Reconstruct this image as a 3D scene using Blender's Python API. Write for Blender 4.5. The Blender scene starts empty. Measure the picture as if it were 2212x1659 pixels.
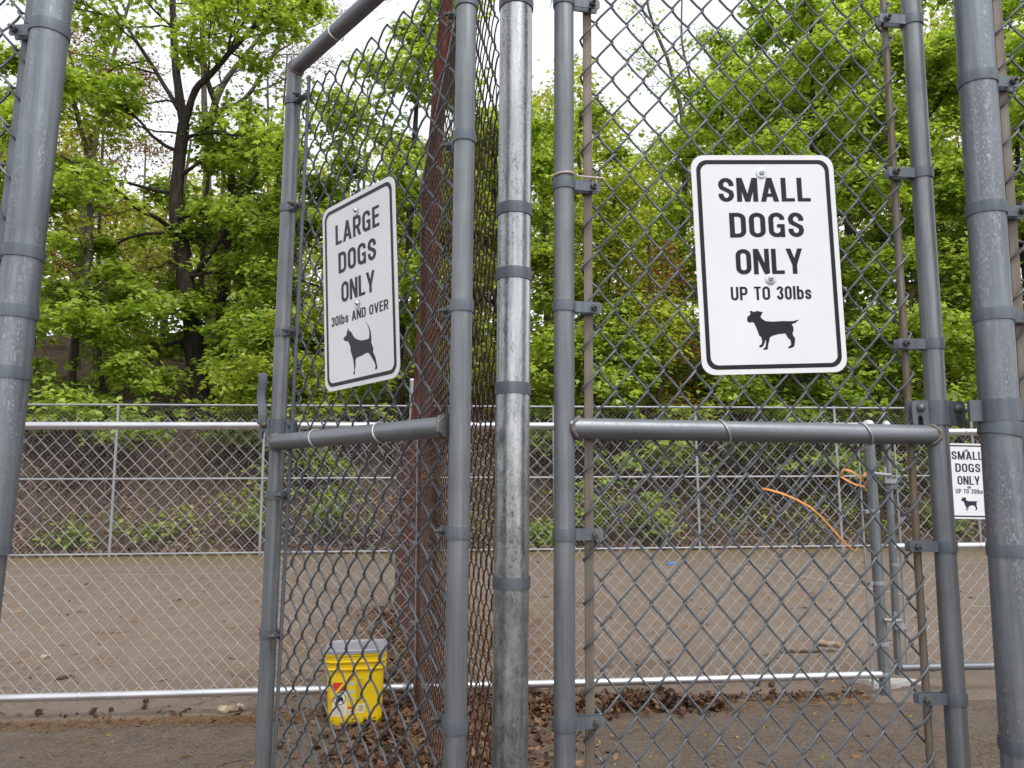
import bpy, math, random
import numpy as np
from mathutils import Vector, Matrix

# ------------------------------------------------------------------ camera, sky, sun, exposure
scene = bpy.context.scene
PITCH, ROLL, EYE = math.radians(7.56), math.radians(-0.34), 1.19
CAM_M = Matrix.Rotation(math.pi / 2 + PITCH, 3, 'X') @ Matrix.Rotation(ROLL, 3, 'Z')
cam_data = bpy.data.cameras.new('camera')
cam_data.sensor_width = 36.0
cam_data.lens = 36.0 * 1660.0 / 2212.0
cam_data.clip_start, cam_data.clip_end = 0.05, 2000.0
cam = bpy.data.objects.new('camera', cam_data)
scene.collection.objects.link(cam)
cam.location = (0, 0, EYE)
cam.rotation_euler = CAM_M.to_euler()
scene.camera = cam

SUN_EL, SUN_AZ = math.radians(58), math.radians(152)     # azimuth clockwise from +Y: high in the cloud, behind the viewer to the right
world = bpy.data.worlds.new('World')
scene.world = world
world.use_nodes = True
wn, wl = world.node_tree.nodes, world.node_tree.links
wn.clear()
sky = wn.new('ShaderNodeTexSky')
sky.sky_type = 'NISHITA'
sky.sun_disc = False
sky.sun_elevation, sky.sun_rotation = SUN_EL, SUN_AZ
sky.air_density, sky.dust_density, sky.ozone_density = 1.0, 1.5, 1.0
hsv = wn.new('ShaderNodeHueSaturation')
hsv.inputs['Saturation'].default_value = 0.28          # overcast: the cloud deck takes the blue out
bg = wn.new('ShaderNodeBackground')
bg.inputs['Strength'].default_value = 0.15
wo = wn.new('ShaderNodeOutputWorld')
wl.new(sky.outputs[0], hsv.inputs['Color'])
deck = wn.new('ShaderNodeMix')                          # even white cloud deck over the whole sky
deck.data_type = 'RGBA'
deck.inputs[0].default_value = 0.6
deck.inputs[7].default_value = (4.95, 5.05, 5.2, 1)
wl.new(hsv.outputs[0], deck.inputs[6])
wl.new(deck.outputs[2], bg.inputs['Color'])
wl.new(bg.outputs[0], wo.inputs['Surface'])

sun_data = bpy.data.lights.new('sun', 'SUN')
sun_data.energy = 1.3
sun_data.angle = math.radians(28)
sun_data.color = (1.0, 0.98, 0.95)
sun = bpy.data.objects.new('sun', sun_data)
scene.collection.objects.link(sun)
sd = Vector((math.sin(SUN_AZ) * math.cos(SUN_EL), math.cos(SUN_AZ) * math.cos(SUN_EL), math.sin(SUN_EL)))
sun.rotation_euler = sd.to_track_quat('Z', 'Y').to_euler()

scene.view_settings.view_transform = 'Standard'
scene.view_settings.look = 'None'
scene.view_settings.gamma = 1.0
scene.view_settings.use_curve_mapping = False
scene.view_settings.exposure = 0.82
scene.render.engine = 'CYCLES'
scene.cycles.max_bounces = 7
scene.cycles.diffuse_bounces = 4
scene.cycles.glossy_bounces = 3
scene.cycles.transmission_bounces = 4
scene.cycles.use_denoising = True
scene.render.film_transparent = False

COL = scene.collection
rnd = random.Random(7)
npr = np.random.default_rng(11)


def at(px, py, Y):
    """Point at forward distance Y seen in direction (px, py) of a 2212 px wide frame: used to survey real positions."""
    d = CAM_M @ Vector(((px - 1106) / 1660, -(py - 829.5) / 1660, -1))
    return Vector((0, 0, EYE)) + d * (Y / d.y)


def gnd(px, py, z=0.0):
    d = CAM_M @ Vector(((px - 1106) / 1660, -(py - 829.5) / 1660, -1))
    return Vector((0, 0, EYE)) + d * ((z - EYE) / d.z)


# ------------------------------------------------------------------ materials
def new_mat(name):
    m = bpy.data.materials.new(name)
    m.use_nodes = True
    nt = m.node_tree
    return m, nt, nt.nodes, nt.links, nt.nodes['Principled BSDF']


def noise(N, L, coord, scale, detail=4, rough=0.6, sx=1, sy=1, sz=1):
    mp = N.new('ShaderNodeMapping')
    mp.inputs['Scale'].default_value = (sx, sy, sz)
    L.new(coord, mp.inputs['Vector'])
    n = N.new('ShaderNodeTexNoise')
    n.inputs['Scale'].default_value = scale
    n.inputs['Detail'].default_value = detail
    n.inputs['Roughness'].default_value = rough
    L.new(mp.outputs[0], n.inputs['Vector'])
    return n.outputs['Fac']


def ramp(N, L, fac, stops):
    r = N.new('ShaderNodeValToRGB')
    e = r.color_ramp.elements
    while len(e) < len(stops):
        e.new(0.5)
    for el, (p, c) in zip(e, stops):
        el.position = p
        el.color = (*c, 1) if len(c) == 3 else c
    L.new(fac, r.inputs['Fac'])
    return r.outputs['Color']


def mix(N, L, fac, a, b, mode='MIX'):
    m = N.new('ShaderNodeMix')
    m.data_type = 'RGBA'
    m.blend_type = mode
    if hasattr(fac, 'links') or hasattr(fac, 'is_linked'):
        L.new(fac, m.inputs[0])
    else:
        m.inputs[0].default_value = fac
    for s, i in ((a, 6), (b, 7)):
        if isinstance(s, tuple):
            m.inputs[i].default_value = (*s, 1)
        else:
            L.new(s, m.inputs[i])
    return m.outputs[2]


def bump(N, L, B, h, strength, dist=0.002):
    b = N.new('ShaderNodeBump')
    b.inputs['Strength'].default_value = strength
    b.inputs['Distance'].default_value = dist
    L.new(h, b.inputs['Height'])
    L.new(b.outputs[0], B.inputs['Normal'])


def galv(name, c0, c1, metal=0.55, rough=0.45, speck=None, speck_scale=60, streak=1.0, bmp=0.1, rust=None, rust_lo=0.6, lying=False):
    m, nt, N, L, B = new_mat(name)
    co = N.new('ShaderNodeTexCoord').outputs['Object']
    st = noise(N, L, co, 9, 5, 0.65, *((0.25, 0.25, 9) if lying else (6, 6, 0.22 * streak)))
    col = ramp(N, L, st, [(0.32, c0), (0.68, c1)])
    bl = noise(N, L, co, 5, 4, 0.6)
    col = mix(N, L, ramp(N, L, bl, [(0.42, (0, 0, 0)), (0.72, (0.55, 0.55, 0.55))]), col, tuple(0.72 * x for x in c0))
    if speck:
        sp = noise(N, L, co, speck_scale, 3, 0.7, 1, 1, 0.55)
        msk = ramp(N, L, noise(N, L, co, 6, 4, 0.6, 5, 5, 0.5), [(0.45, (0, 0, 0)), (0.62, (0.9, 0.9, 0.9))])
        spf = mix(N, L, 1.0, ramp(N, L, sp, [(0.52, (0, 0, 0)), (0.64, (1, 1, 1))]), msk, 'MULTIPLY')
        col = mix(N, L, spf, col, speck)
    if rust:
        rs = noise(N, L, co, 12, 6, 0.7, 1, 1, 0.4)
        col = mix(N, L, ramp(N, L, rs, [(rust_lo - .08, (0, 0, 0)), (rust_lo + .08, (1, 1, 1))]), col, rust)
    if name == 'spangled_zinc_pole':                    # algae and flaking on the lower part of the old post
        sx = N.new('ShaderNodeSeparateXYZ')
        L.new(co, sx.inputs[0])
        hm = N.new('ShaderNodeMath')
        hm.operation = 'MULTIPLY_ADD'
        L.new(sx.outputs['Z'], hm.inputs[0])
        hm.inputs[1].default_value = -0.16
        L.new(noise(N, L, co, 40, 6, 0.75, 1, 1, 0.5), hm.inputs[2])
        col = mix(N, L, ramp(N, L, hm.outputs[0], [(0.30, (0, 0, 0)), (0.50, (0.7, 0.7, 0.7))]), col, (0.10, 0.125, 0.12))
    L.new(col, B.inputs['Base Color'])
    B.inputs['Metallic'].default_value = metal
    fine = noise(N, L, co, 160, 4, 0.65, 1, 1, 0.4)
    rr = N.new('ShaderNodeMapRange')
    rr.inputs['To Min'].default_value = rough - 0.13
    rr.inputs['To Max'].default_value = rough + 0.2
    L.new(fine, rr.inputs['Value'])
    L.new(rr.outputs[0], B.inputs['Roughness'])
    if bmp:
        bump(N, L, B, fine, bmp)
    return m


def plain(name, c, rough=0.5, metal=0.0, var=0.15, scale=20, bmp=0.0, spec=0.5):
    m, nt, N, L, B = new_mat(name)
    co = N.new('ShaderNodeTexCoord').outputs['Object']
    f = noise(N, L, co, scale, 5, 0.6)
    col = ramp(N, L, f, [(0.3, tuple(x * (1 - var) for x in c)), (0.7, tuple(min(1, x * (1 + var)) for x in c))])
    L.new(col, B.inputs['Base Color'])
    B.inputs['Roughness'].default_value = rough
    B.inputs['Metallic'].default_value = metal
    B.inputs['Specular IOR Level'].default_value = spec
    if bmp:
        bump(N, L, B, noise(N, L, co, scale * 8, 4, 0.6), bmp)
    return m


def leaf_mat(name, stops, trans=0.4, rough=0.5, tint=(1.2, 1.2, 0.6)):
    m, nt, N, L, B = new_mat(name)
    g = N.new('ShaderNodeNewGeometry')
    co = N.new('ShaderNodeTexCoord').outputs['Object']
    big = noise(N, L, co, 0.45, 2, 0.5)
    mm = N.new('ShaderNodeMath')
    mm.operation = 'MULTIPLY_ADD'
    L.new(big, mm.inputs[0])
    mm.inputs[1].default_value = 1.1
    ma = N.new('ShaderNodeMath')
    ma.operation = 'MULTIPLY_ADD'
    L.new(g.outputs['Random Per Island'], ma.inputs[0])
    ma.inputs[1].default_value = 0.75
    ma.inputs[2].default_value = -0.42
    L.new(ma.outputs[0], mm.inputs[2])
    col = ramp(N, L, mm.outputs[0], stops)
    L.new(col, B.inputs['Base Color'])
    B.inputs['Roughness'].default_value = rough
    B.inputs['Specular IOR Level'].default_value = 0.35
    if trans:
        t = N.new('ShaderNodeBsdfTranslucent')
        tc = mix(N, L, 1.0, col, tint, 'MULTIPLY')
        L.new(tc, t.inputs['Color'])
        ms = N.new('ShaderNodeMixShader')
        ms.inputs[0].default_value = trans
        L.new(B.outputs[0], ms.inputs[1])
        L.new(t.outputs[0], ms.inputs[2])
        L.new(ms.outputs[0], nt.nodes['Material Output'].inputs['Surface'])
    return m


MAT = {}
MAT['post'] = galv('galvanised_pipe', (0.14, 0.152, 0.163), (0.275, 0.29, 0.305), 0.55, 0.42)
MAT['rail'] = galv('galvanised_rail', (0.15, 0.16, 0.175), (0.25, 0.265, 0.285), 0.55, 0.42, lying=True)
MAT['pole'] = galv('galvanised_pole', (0.14, 0.155, 0.175), (0.27, 0.29, 0.315), 0.6, 0.4, speck=(0.38, 0.39, 0.41), speck_scale=240)
MAT['spangle'] = galv('spangled_zinc_pole', (0.30, 0.315, 0.325), (0.66, 0.67, 0.68), 0.8, 0.24, speck=(0.12, 0.14, 0.14), speck_scale=230, bmp=0.3)
MAT['band'] = galv('band_steel', (0.105, 0.12, 0.14), (0.175, 0.195, 0.22), 0.45, 0.48)
MAT['bolt'] = galv('bolt_steel', (0.11, 0.11, 0.11), (0.2, 0.195, 0.19), 0.5, 0.5, rust=(0.13, 0.08, 0.05))
MAT['bar'] = galv('browned_bar', (0.15, 0.125, 0.105), (0.25, 0.215, 0.185), 0.4, 0.48, rust=(0.15, 0.105, 0.055), rust_lo=0.56)
MAT['wire'] = galv('weathered_wire', (0.095, 0.107, 0.123), (0.155, 0.17, 0.19), 0.4, 0.5)
MAT['rust_wire'] = galv('rusty_wire', (0.055, 0.036, 0.028), (0.13, 0.10, 0.085), 0.25, 0.6, rust=(0.085, 0.032, 0.018), rust_lo=0.5)
MAT['red_wire'] = galv('red_rusted_wire', (0.06, 0.026, 0.02), (0.125, 0.075, 0.062), 0.2, 0.65, rust=(0.085, 0.030, 0.02), rust_lo=0.48)
MAT['new_wire'] = galv('bright_wire', (0.40, 0.37, 0.375), (0.50, 0.47, 0.475), 0.35, 0.55)
MAT['new_rail'] = galv('bright_rail', (0.55, 0.555, 0.58), (0.72, 0.725, 0.75), 0.8, 0.3, bmp=0.03, lying=True)
MAT['far_metal'] = galv('far_galvanised', (0.28, 0.29, 0.31), (0.42, 0.43, 0.45), 0.5, 0.5)
MAT['weld'] = plain('weld_bead', (0.20, 0.17, 0.155), 0.6, 0.35, 0.35, 60, 0.6)
MAT['tie'] = plain('aluminium_tie', (0.62, 0.62, 0.62), 0.35, 0.8, 0.15)
MAT['sign'] = plain('sign_white', (0.775, 0.77, 0.795), 0.30, 0.0, 0.045, 5, 0.0)
MAT['ink'] = plain('sign_black', (0.016, 0.016, 0.020), 0.36, 0.0, 0.2, 40, 0.0, 0.25)
MAT['navy'] = plain('sign_navy', (0.012, 0.014, 0.04), 0.35, 0.0, 0.2, 40)
MAT['alu'] = plain('aluminium_edge', (0.6, 0.6, 0.62), 0.4, 0.7, 0.1)
MAT['zinc'] = plain('zinc_bolt', (0.55, 0.57, 0.6), 0.28, 0.9, 0.2)
MAT['yellow'] = plain('bucket_yellow', (0.74, 0.50, 0.008), 0.38, 0.0, 0.06, 9, 0.0)
MAT['lid'] = plain('lid_grey', (0.26, 0.26, 0.285), 0.45, 0.0, 0.06, 12)
MAT['label'] = plain('label_paper', (0.72, 0.66, 0.56), 0.5, 0.0, 0.03)
MAT['red'] = plain('label_red', (0.55, 0.03, 0.03), 0.5, 0.0, 0.05)
MAT['grey_print'] = plain('label_grey', (0.30, 0.29, 0.24), 0.55, 0.0, 0.2, 60)
MAT['olive_print'] = plain('label_olive', (0.30, 0.22, 0.02), 0.55, 0.0, 0.1)
MAT['pale_blue'] = plain('label_blue', (0.38, 0.48, 0.45), 0.5, 0.0, 0.15)
MAT['orange'] = plain('orange_tape', (0.62, 0.25, 0.075), 0.45, 0.0, 0.3, 30)
MAT['zip'] = plain('zip_tie_nylon', (0.55, 0.45, 0.40), 0.45, 0.0, 0.1)
MAT['concrete'] = plain('concrete', (0.42, 0.40, 0.37), 0.85, 0.0, 0.2, 12, 0.5)
MAT['wood'] = plain('dry_wood', (0.34, 0.25, 0.16), 0.8, 0.0, 0.3, 25, 0.4)
MAT['pale_wood'] = plain('pale_bark', (0.50, 0.40, 0.28), 0.8, 0.0, 0.3, 30, 0.4)
MAT['cone'] = plain('cone_brown', (0.10, 0.058, 0.034), 0.8, 0.0, 0.35, 30)
MAT['paint'] = plain('worn_line_paint', (0.34, 0.30, 0.26), 0.8, 0.0, 0.25, 4, 0.3)
MAT['blue'] = plain('blue_plastic', (0.05, 0.25, 0.7), 0.4)


def bark(name, c0, c1, c2, sc=1.0):
    m, nt, N, L, B = new_mat(name)
    co = N.new('ShaderNodeTexCoord').outputs['Object']
    f = noise(N, L, co, 14 * sc, 7, 0.7, 1, 1, 0.25)
    col = ramp(N, L, f, [(0.3, c0), (0.52, c1), (0.75, c2)])
    L.new(col, B.inputs['Base Color'])
    B.inputs['Roughness'].default_value = 0.9
    B.inputs['Specular IOR Level'].default_value = 0.2
    bump(N, L, B, f, 0.9, 0.02)
    return m


MAT['bark_dark'] = bark('maple_bark', (0.018, 0.014, 0.012), (0.045, 0.036, 0.03), (0.10, 0.085, 0.07))
MAT['bark_grey'] = bark('grey_bark', (0.05, 0.042, 0.036), (0.11, 0.095, 0.08), (0.19, 0.165, 0.14))
MAT['bark_red'] = bark('red_brown_bark', (0.034, 0.011, 0.008), (0.088, 0.028, 0.020), (0.19, 0.09, 0.07), 1.3)
MAT['leaf_a'] = leaf_mat('maple_leaf', [(0.15, (0.16, 0.23, 0.03)), (0.5, (0.34, 0.46, 0.065)), (0.85, (0.54, 0.66, 0.16))], 0.55)
MAT['leaf_b'] = leaf_mat('maple_leaf_deep', [(0.15, (0.13, 0.195, 0.025)), (0.5, (0.28, 0.39, 0.055)), (0.85, (0.46, 0.58, 0.13))], 0.55)
MAT['leaf_y'] = leaf_mat('yellow_green_leaf', [(0.15, (0.19, 0.23, 0.03)), (0.5, (0.39, 0.46, 0.06)), (0.85, (0.57, 0.63, 0.14))], 0.55)
MAT['leaf_r'] = leaf_mat('young_russet_leaf', [(0.18, (0.18, 0.07, 0.025)), (0.5, (0.30, 0.14, 0.035)), (0.85, (0.34, 0.28, 0.04))])
MAT['leaf_far'] = leaf_mat('woodland_leaf', [(0.15, (0.16, 0.16, 0.03)), (0.5, (0.31, 0.35, 0.055)), (0.85, (0.48, 0.53, 0.12))], 0.55)
MAT['needle_leaf'] = leaf_mat('pine_needle', [(0.2, (0.02, 0.05, 0.012)), (0.8, (0.06, 0.11, 0.02))], 0.15)
MAT['dry_leaf'] = leaf_mat('dry_leaf', [(0.15, (0.04, 0.02, 0.012)), (0.5, (0.11, 0.055, 0.03)), (0.9, (0.26, 0.15, 0.085))], 0.15, 0.7, (1.1, 0.8, 0.5))
MAT['slope_leaf'] = leaf_mat('slope_leaf', [(0.15, (0.04, 0.022, 0.014)), (0.5, (0.115, 0.064, 0.041)), (0.85, (0.24, 0.145, 0.10))], 0.1, 0.8, (1.1, 0.8, 0.5))
MAT['dry_needle'] = leaf_mat('dry_needle', [(0.15, (0.08, 0.04, 0.016)), (0.5, (0.17, 0.085, 0.03)), (0.9, (0.33, 0.20, 0.085))], 0.0, 0.8)


def ground_mat(name='worn_asphalt', k=1.0):
    m, nt, N, L, B = new_mat(name)
    co = N.new('ShaderNodeTexCoord').outputs['Object']
    big = noise(N, L, co, 0.5, 5, 0.6)
    mid = noise(N, L, co, 4, 6, 0.65)
    agg = noise(N, L, co, 85, 5, 0.8)
    col = ramp(N, L, big, [(0.3, (0.128, 0.091, 0.067)), (0.7, (0.178, 0.132, 0.102))])
    col = mix(N, L, 0.55, col, ramp(N, L, mid, [(0.25, (0.080, 0.057, 0.042)), (0.75, (0.200, 0.150, 0.117))]))
    col = mix(N, L, ramp(N, L, agg, [(0.50, (0, 0, 0)), (0.66, (0.75, 0.75, 0.75))]), col, (0.26, 0.215, 0.18))
    col = mix(N, L, ramp(N, L, agg, [(0.34, (0.8, 0.8, 0.8)), (0.46, (0, 0, 0))]), col, (0.030, 0.025, 0.021))
    sp2 = noise(N, L, co, 30, 8, 0.85)
    col = mix(N, L, ramp(N, L, sp2, [(0.55, (0, 0, 0)), (0.68, (0.55, 0.55, 0.55))]), col, (0.25, 0.185, 0.135))
    col = mix(N, L, ramp(N, L, sp2, [(0.32, (0.6, 0.6, 0.6)), (0.44, (0, 0, 0))]), col, (0.055, 0.038, 0.027))
    # mossy, pollen-dusted strip along the far fence and a needle-stained strip along the near ones
    sx = N.new('ShaderNodeSeparateXYZ')
    L.new(co, sx.inputs[0])
    ln = N.new('ShaderNodeMath')
    ln.operation = 'MULTIPLY_ADD'
    L.new(sx.outputs['X'], ln.inputs[0])
    ln.inputs[1].default_value = -0.0665
    L.new(sx.outputs['Y'], ln.inputs[2])
    wob = N.new('ShaderNodeMath')
    wob.operation = 'MULTIPLY_ADD'
    L.new(mid, wob.inputs[0])
    wob.inputs[1].default_value = 2.2
    L.new(ln.outputs[0], wob.inputs[2])
    mr = N.new('ShaderNodeMapRange')
    mr.inputs['From Min'].default_value = 13.3
    mr.inputs['From Max'].default_value = 15.2
    mr.inputs['To Max'].default_value = 0.8
    L.new(wob.outputs[0], mr.inputs['Value'])
    col = mix(N, L, mr.outputs[0], col, (0.115, 0.083, 0.030))
    st = noise(N, L, co, 1.3, 6, 0.7)
    col = mix(N, L, ramp(N, L, st, [(0.56, (0, 0, 0)), (0.74, (0.55, 0.55, 0.55))]), col, (0.125, 0.070, 0.032))
    col = mix(N, L, 1.0, col, (1.13 * k, 1.15 * k, 1.16 * k), 'MULTIPLY')
    L.new(col, B.inputs['Base Color'])
    B.inputs['Roughness'].default_value = 0.85
    B.inputs['Specular IOR Level'].default_value = 0.3
    bump(N, L, B, agg, 0.8, 0.004)
    return m


def slope_mat():
    m, nt, N, L, B = new_mat('leaf_littered_earth')
    co = N.new('ShaderNodeTexCoord').outputs['Object']
    f = noise(N, L, co, 9, 7, 0.75)
    g = noise(N, L, co, 0.7, 4, 0.6)
    col = ramp(N, L, f, [(0.3, (0.03, 0.02, 0.014)), (0.5, (0.085, 0.052, 0.036)), (0.72, (0.17, 0.115, 0.085))])
    col = mix(N, L, ramp(N, L, g, [(0.5, (0, 0, 0)), (0.7, (0.5, 0.5, 0.5))]), col, (0.05, 0.06, 0.018))
    L.new(col, B.inputs['Base Color'])
    B.inputs['Roughness'].default_value = 0.95
    bump(N, L, B, f, 1.0, 0.05)
    return m


MAT['asphalt'] = ground_mat()
MAT['path'] = ground_mat('old_asphalt', 0.62)
MAT['slope'] = slope_mat()


# ------------------------------------------------------------------ mesh helpers
class MB:
    def __init__(s):
        s.v, s.f, s.n = [], [], 0

    def add(s, verts, faces):
        verts = np.asarray(verts, float).reshape(-1, 3)
        b = s.n
        s.v.append(verts)
        s.n += len(verts)
        s.f.extend([tuple(i + b for i in f) for f in faces])
        return s

    def tube(s, pts, r, sides=8, caps=True):
        P = np.asarray([tuple(p) for p in pts], float)
        n = len(P)
        R = np.full(n, r, float) if np.isscalar(r) else np.asarray(r, float)
        T = np.gradient(P, axis=0)
        T /= np.linalg.norm(T, axis=1)[:, None] + 1e-12
        a = np.array([0, 0, 1.]) if abs(T[0][2]) < .9 else np.array([1., 0, 0])
        U = np.cross(T[0], a)
        U /= np.linalg.norm(U)
        ang = np.linspace(0, 2 * math.pi, sides, endpoint=False)
        ca, sa = np.cos(ang)[:, None], np.sin(ang)[:, None]
        V = []
        for i in range(n):
            U = U - T[i] * U.dot(T[i])
            U /= np.linalg.norm(U) + 1e-12
            W = np.cross(T[i], U)
            V.append(P[i] + R[i] * (ca * U + sa * W))
        F = [(i * sides + j, i * sides + (j + 1) % sides, (i + 1) * sides + (j + 1) % sides, (i + 1) * sides + j)
             for i in range(n - 1) for j in range(sides)]
        if caps:
            F.append(tuple(range(sides - 1, -1, -1)))
            F.append(tuple((n - 1) * sides + j for j in range(sides)))
        return s.add(np.concatenate(V), F)

    def box(s, c, u, v, w):
        c, u, v, w = (np.array(tuple(q), float) for q in (c, u, v, w))
        V = [c + a * u + b * v + d * w for d in (-1, 1) for b in (-1, 1) for a in (-1, 1)]
        return s.add(V, [(0, 2, 3, 1), (4, 5, 7, 6), (0, 1, 5, 4), (2, 6, 7, 3), (0, 4, 6, 2), (1, 3, 7, 5)])

    def prism(s, poly, o, u, v, w, t):
        """polygon in the (u, v) plane at o, extruded by t along w"""
        o, u, v, w = (np.array(tuple(q), float) for q in (o, u, v, w))
        A = np.array([o + a * u + b * v for a, b in poly])
        B = A + w * t
        n = len(poly)
        F = [tuple(range(n)), tuple(range(2 * n - 1, n - 1, -1))]
        F += [(i, i + n, (i + 1) % n + n, (i + 1) % n) for i in range(n)]
        return s.add(np.concatenate([A, B]), F)

    def build(s, name, mat, parent=None, smooth=True, angle=40):
        me = bpy.data.meshes.new(name)
        V = np.concatenate(s.v)
        if parent is not None:
            V = V - np.array(origin(parent))
        me.from_pydata(V.tolist(), [], s.f)
        me.materials.append(MAT[mat] if isinstance(mat, str) else mat)
        if smooth:
            me.polygons.foreach_set('use_smooth', [True] * len(me.polygons))
            try:
                me.set_sharp_from_angle(angle=math.radians(angle))
            except Exception:
                pass
        o = bpy.data.objects.new(name, me)
        COL.objects.link(o)
        o.parent = parent
        return o


ORIGIN = {}


def origin(o):
    while o.parent is not None:
        o = o.parent
    return ORIGIN.get(o.name, (0, 0, 0))


def tag(o, label, cat=None, group=None, kind=None):
    if label:
        o['label'] = label
    if cat:
        o['category'] = cat
    if group:
        o['group'] = group
    if kind:
        o['kind'] = kind
    return o


def thing(name, label, cat, loc, group=None):
    o = bpy.data.objects.new(name, None)
    o.empty_display_size = 0.1
    COL.objects.link(o)
    o.location = loc
    ORIGIN[o.name] = tuple(loc)
    return tag(o, label, cat, group)


def np_mesh(name, V, sizes, mat, parent=None, smooth=False):
    """big mesh from arrays: every polygon uses its own consecutive vertices; sizes = verts per polygon (constant)"""
    me = bpy.data.meshes.new(name)
    V = np.asarray(V, np.float32)
    if parent is not None:
        V = V - np.array(origin(parent), np.float32)
    n = len(V)
    me.vertices.add(n)
    me.vertices.foreach_set('co', V.ravel())
    me.loops.add(n)
    me.loops.foreach_set('vertex_index', np.arange(n, dtype=np.int32))
    m = n // sizes
    me.polygons.add(m)
    me.polygons.foreach_set('loop_start', np.arange(0, n, sizes, dtype=np.int32))
    me.update(calc_edges=True)
    me.validate()
    me.materials.append(MAT[mat])
    o = bpy.data.objects.new(name, me)
    COL.objects.link(o)
    o.parent = parent
    return o


def unit(v):
    return v / (np.linalg.norm(v) + 1e-12)


def arr(v):
    return np.array(tuple(v), float)


# ------------------------------------------------------------------ setting: ground and hillside
def sheet(name, x0, x1, y0, y1, nx, ny, fz, mat, kind='structure', label=None, cat=None):
    xs, ys = np.linspace(x0, x1, nx), np.linspace(y0, y1, ny)
    X, Y = np.meshgrid(xs, ys)
    Z = fz(X, Y)
    mb = MB()
    F = [(j * nx + i, j * nx + i + 1, (j + 1) * nx + i + 1, (j + 1) * nx + i) for j in range(ny - 1) for i in range(nx - 1)]
    mb.add(np.stack([X, Y, Z], -1).reshape(-1, 3), F)
    o = mb.build(name, mat)
    return tag(o, label, cat, kind=kind)


def far_y(x):
    return 14.22 + 0.0665 * x


def hill_z(x, y):
    d = y - far_y(np.clip(x, -25, 25)) - 0.25
    z = np.where(d < 0, -0.3, 0.0)
    a = np.clip(d, 0, 10)
    z = z + 0.50 * a + 0.24 * np.clip(d - 10, 0, 18) + 0.05 * np.clip(d - 28, 0, 400)
    z = z + np.where(d > 0, 0.16 * np.sin(x * 0.9 + y * 0.4) + 0.12 * np.sin(x * 2.3 - y * 1.1), 0) * np.clip(d, 0, 2) / 2
    return z


ground = sheet('ground', -400, 400, -400, 400, 2, 2, lambda X, Y: X * 0, 'asphalt', label='worn brown grey asphalt of an old court', cat=None)
hill = sheet('hillside', -60, 60, 13, 110, 160, 130, hill_z, 'slope', label='wooded bank covered with brown fallen leaves', cat=None)


path = sheet('path', -60, 60, -60, 60, 2, 2, lambda X, Y: X * 0 + 0.004, 'path', label='older dark asphalt path in front of the low fence')
pv = path.data.vertices
for i_, (x_, y_) in enumerate(((-60, -60), (60, -60), (-60, 4.386 - 60 * .0826 - .16), (60, 4.386 + 60 * .0826 - .16))):
    pv[i_].co = (x_, y_, 0.004)


def painted_line(a, b, w=0.05):
    a, b = arr(a), arr(b)
    d = unit(b - a)
    n = np.array([-d[1], d[0], 0]) * w / 2
    k = 24
    mb = MB()
    V = []
    for i in range(k + 1):
        p = a + (b - a) * i / k
        j = rnd.uniform(0.75, 1.1)
        V += [p + n * j + (0, 0, .004), p - n * j + (0, 0, .004)]
    mb.add(V, [(2 * i, 2 * i + 2, 2 * i + 3, 2 * i + 1) for i in range(k) if rnd.random() > 0.12])
    mb.build('court_line', 'paint', ground)


painted_line(gnd(-60, 1247), gnd(560, 1238))
painted_line(gnd(-40, 1231), gnd(150, 1229))
painted_line(gnd(1540, 1212), gnd(1980, 1290))
painted_line(gnd(1620, 1222), gnd(2160, 1216))
painted_line(gnd(2100, 1310), gnd(2180, 1312))


# ------------------------------------------------------------------ fence hardware
def post_line(a, b, Y):
    A, B = arr(at(*a, Y)), arr(at(*b, Y))
    s = (A - B) / (A - B)[2]
    return lambda z: B + s * (z - B[2])


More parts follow.
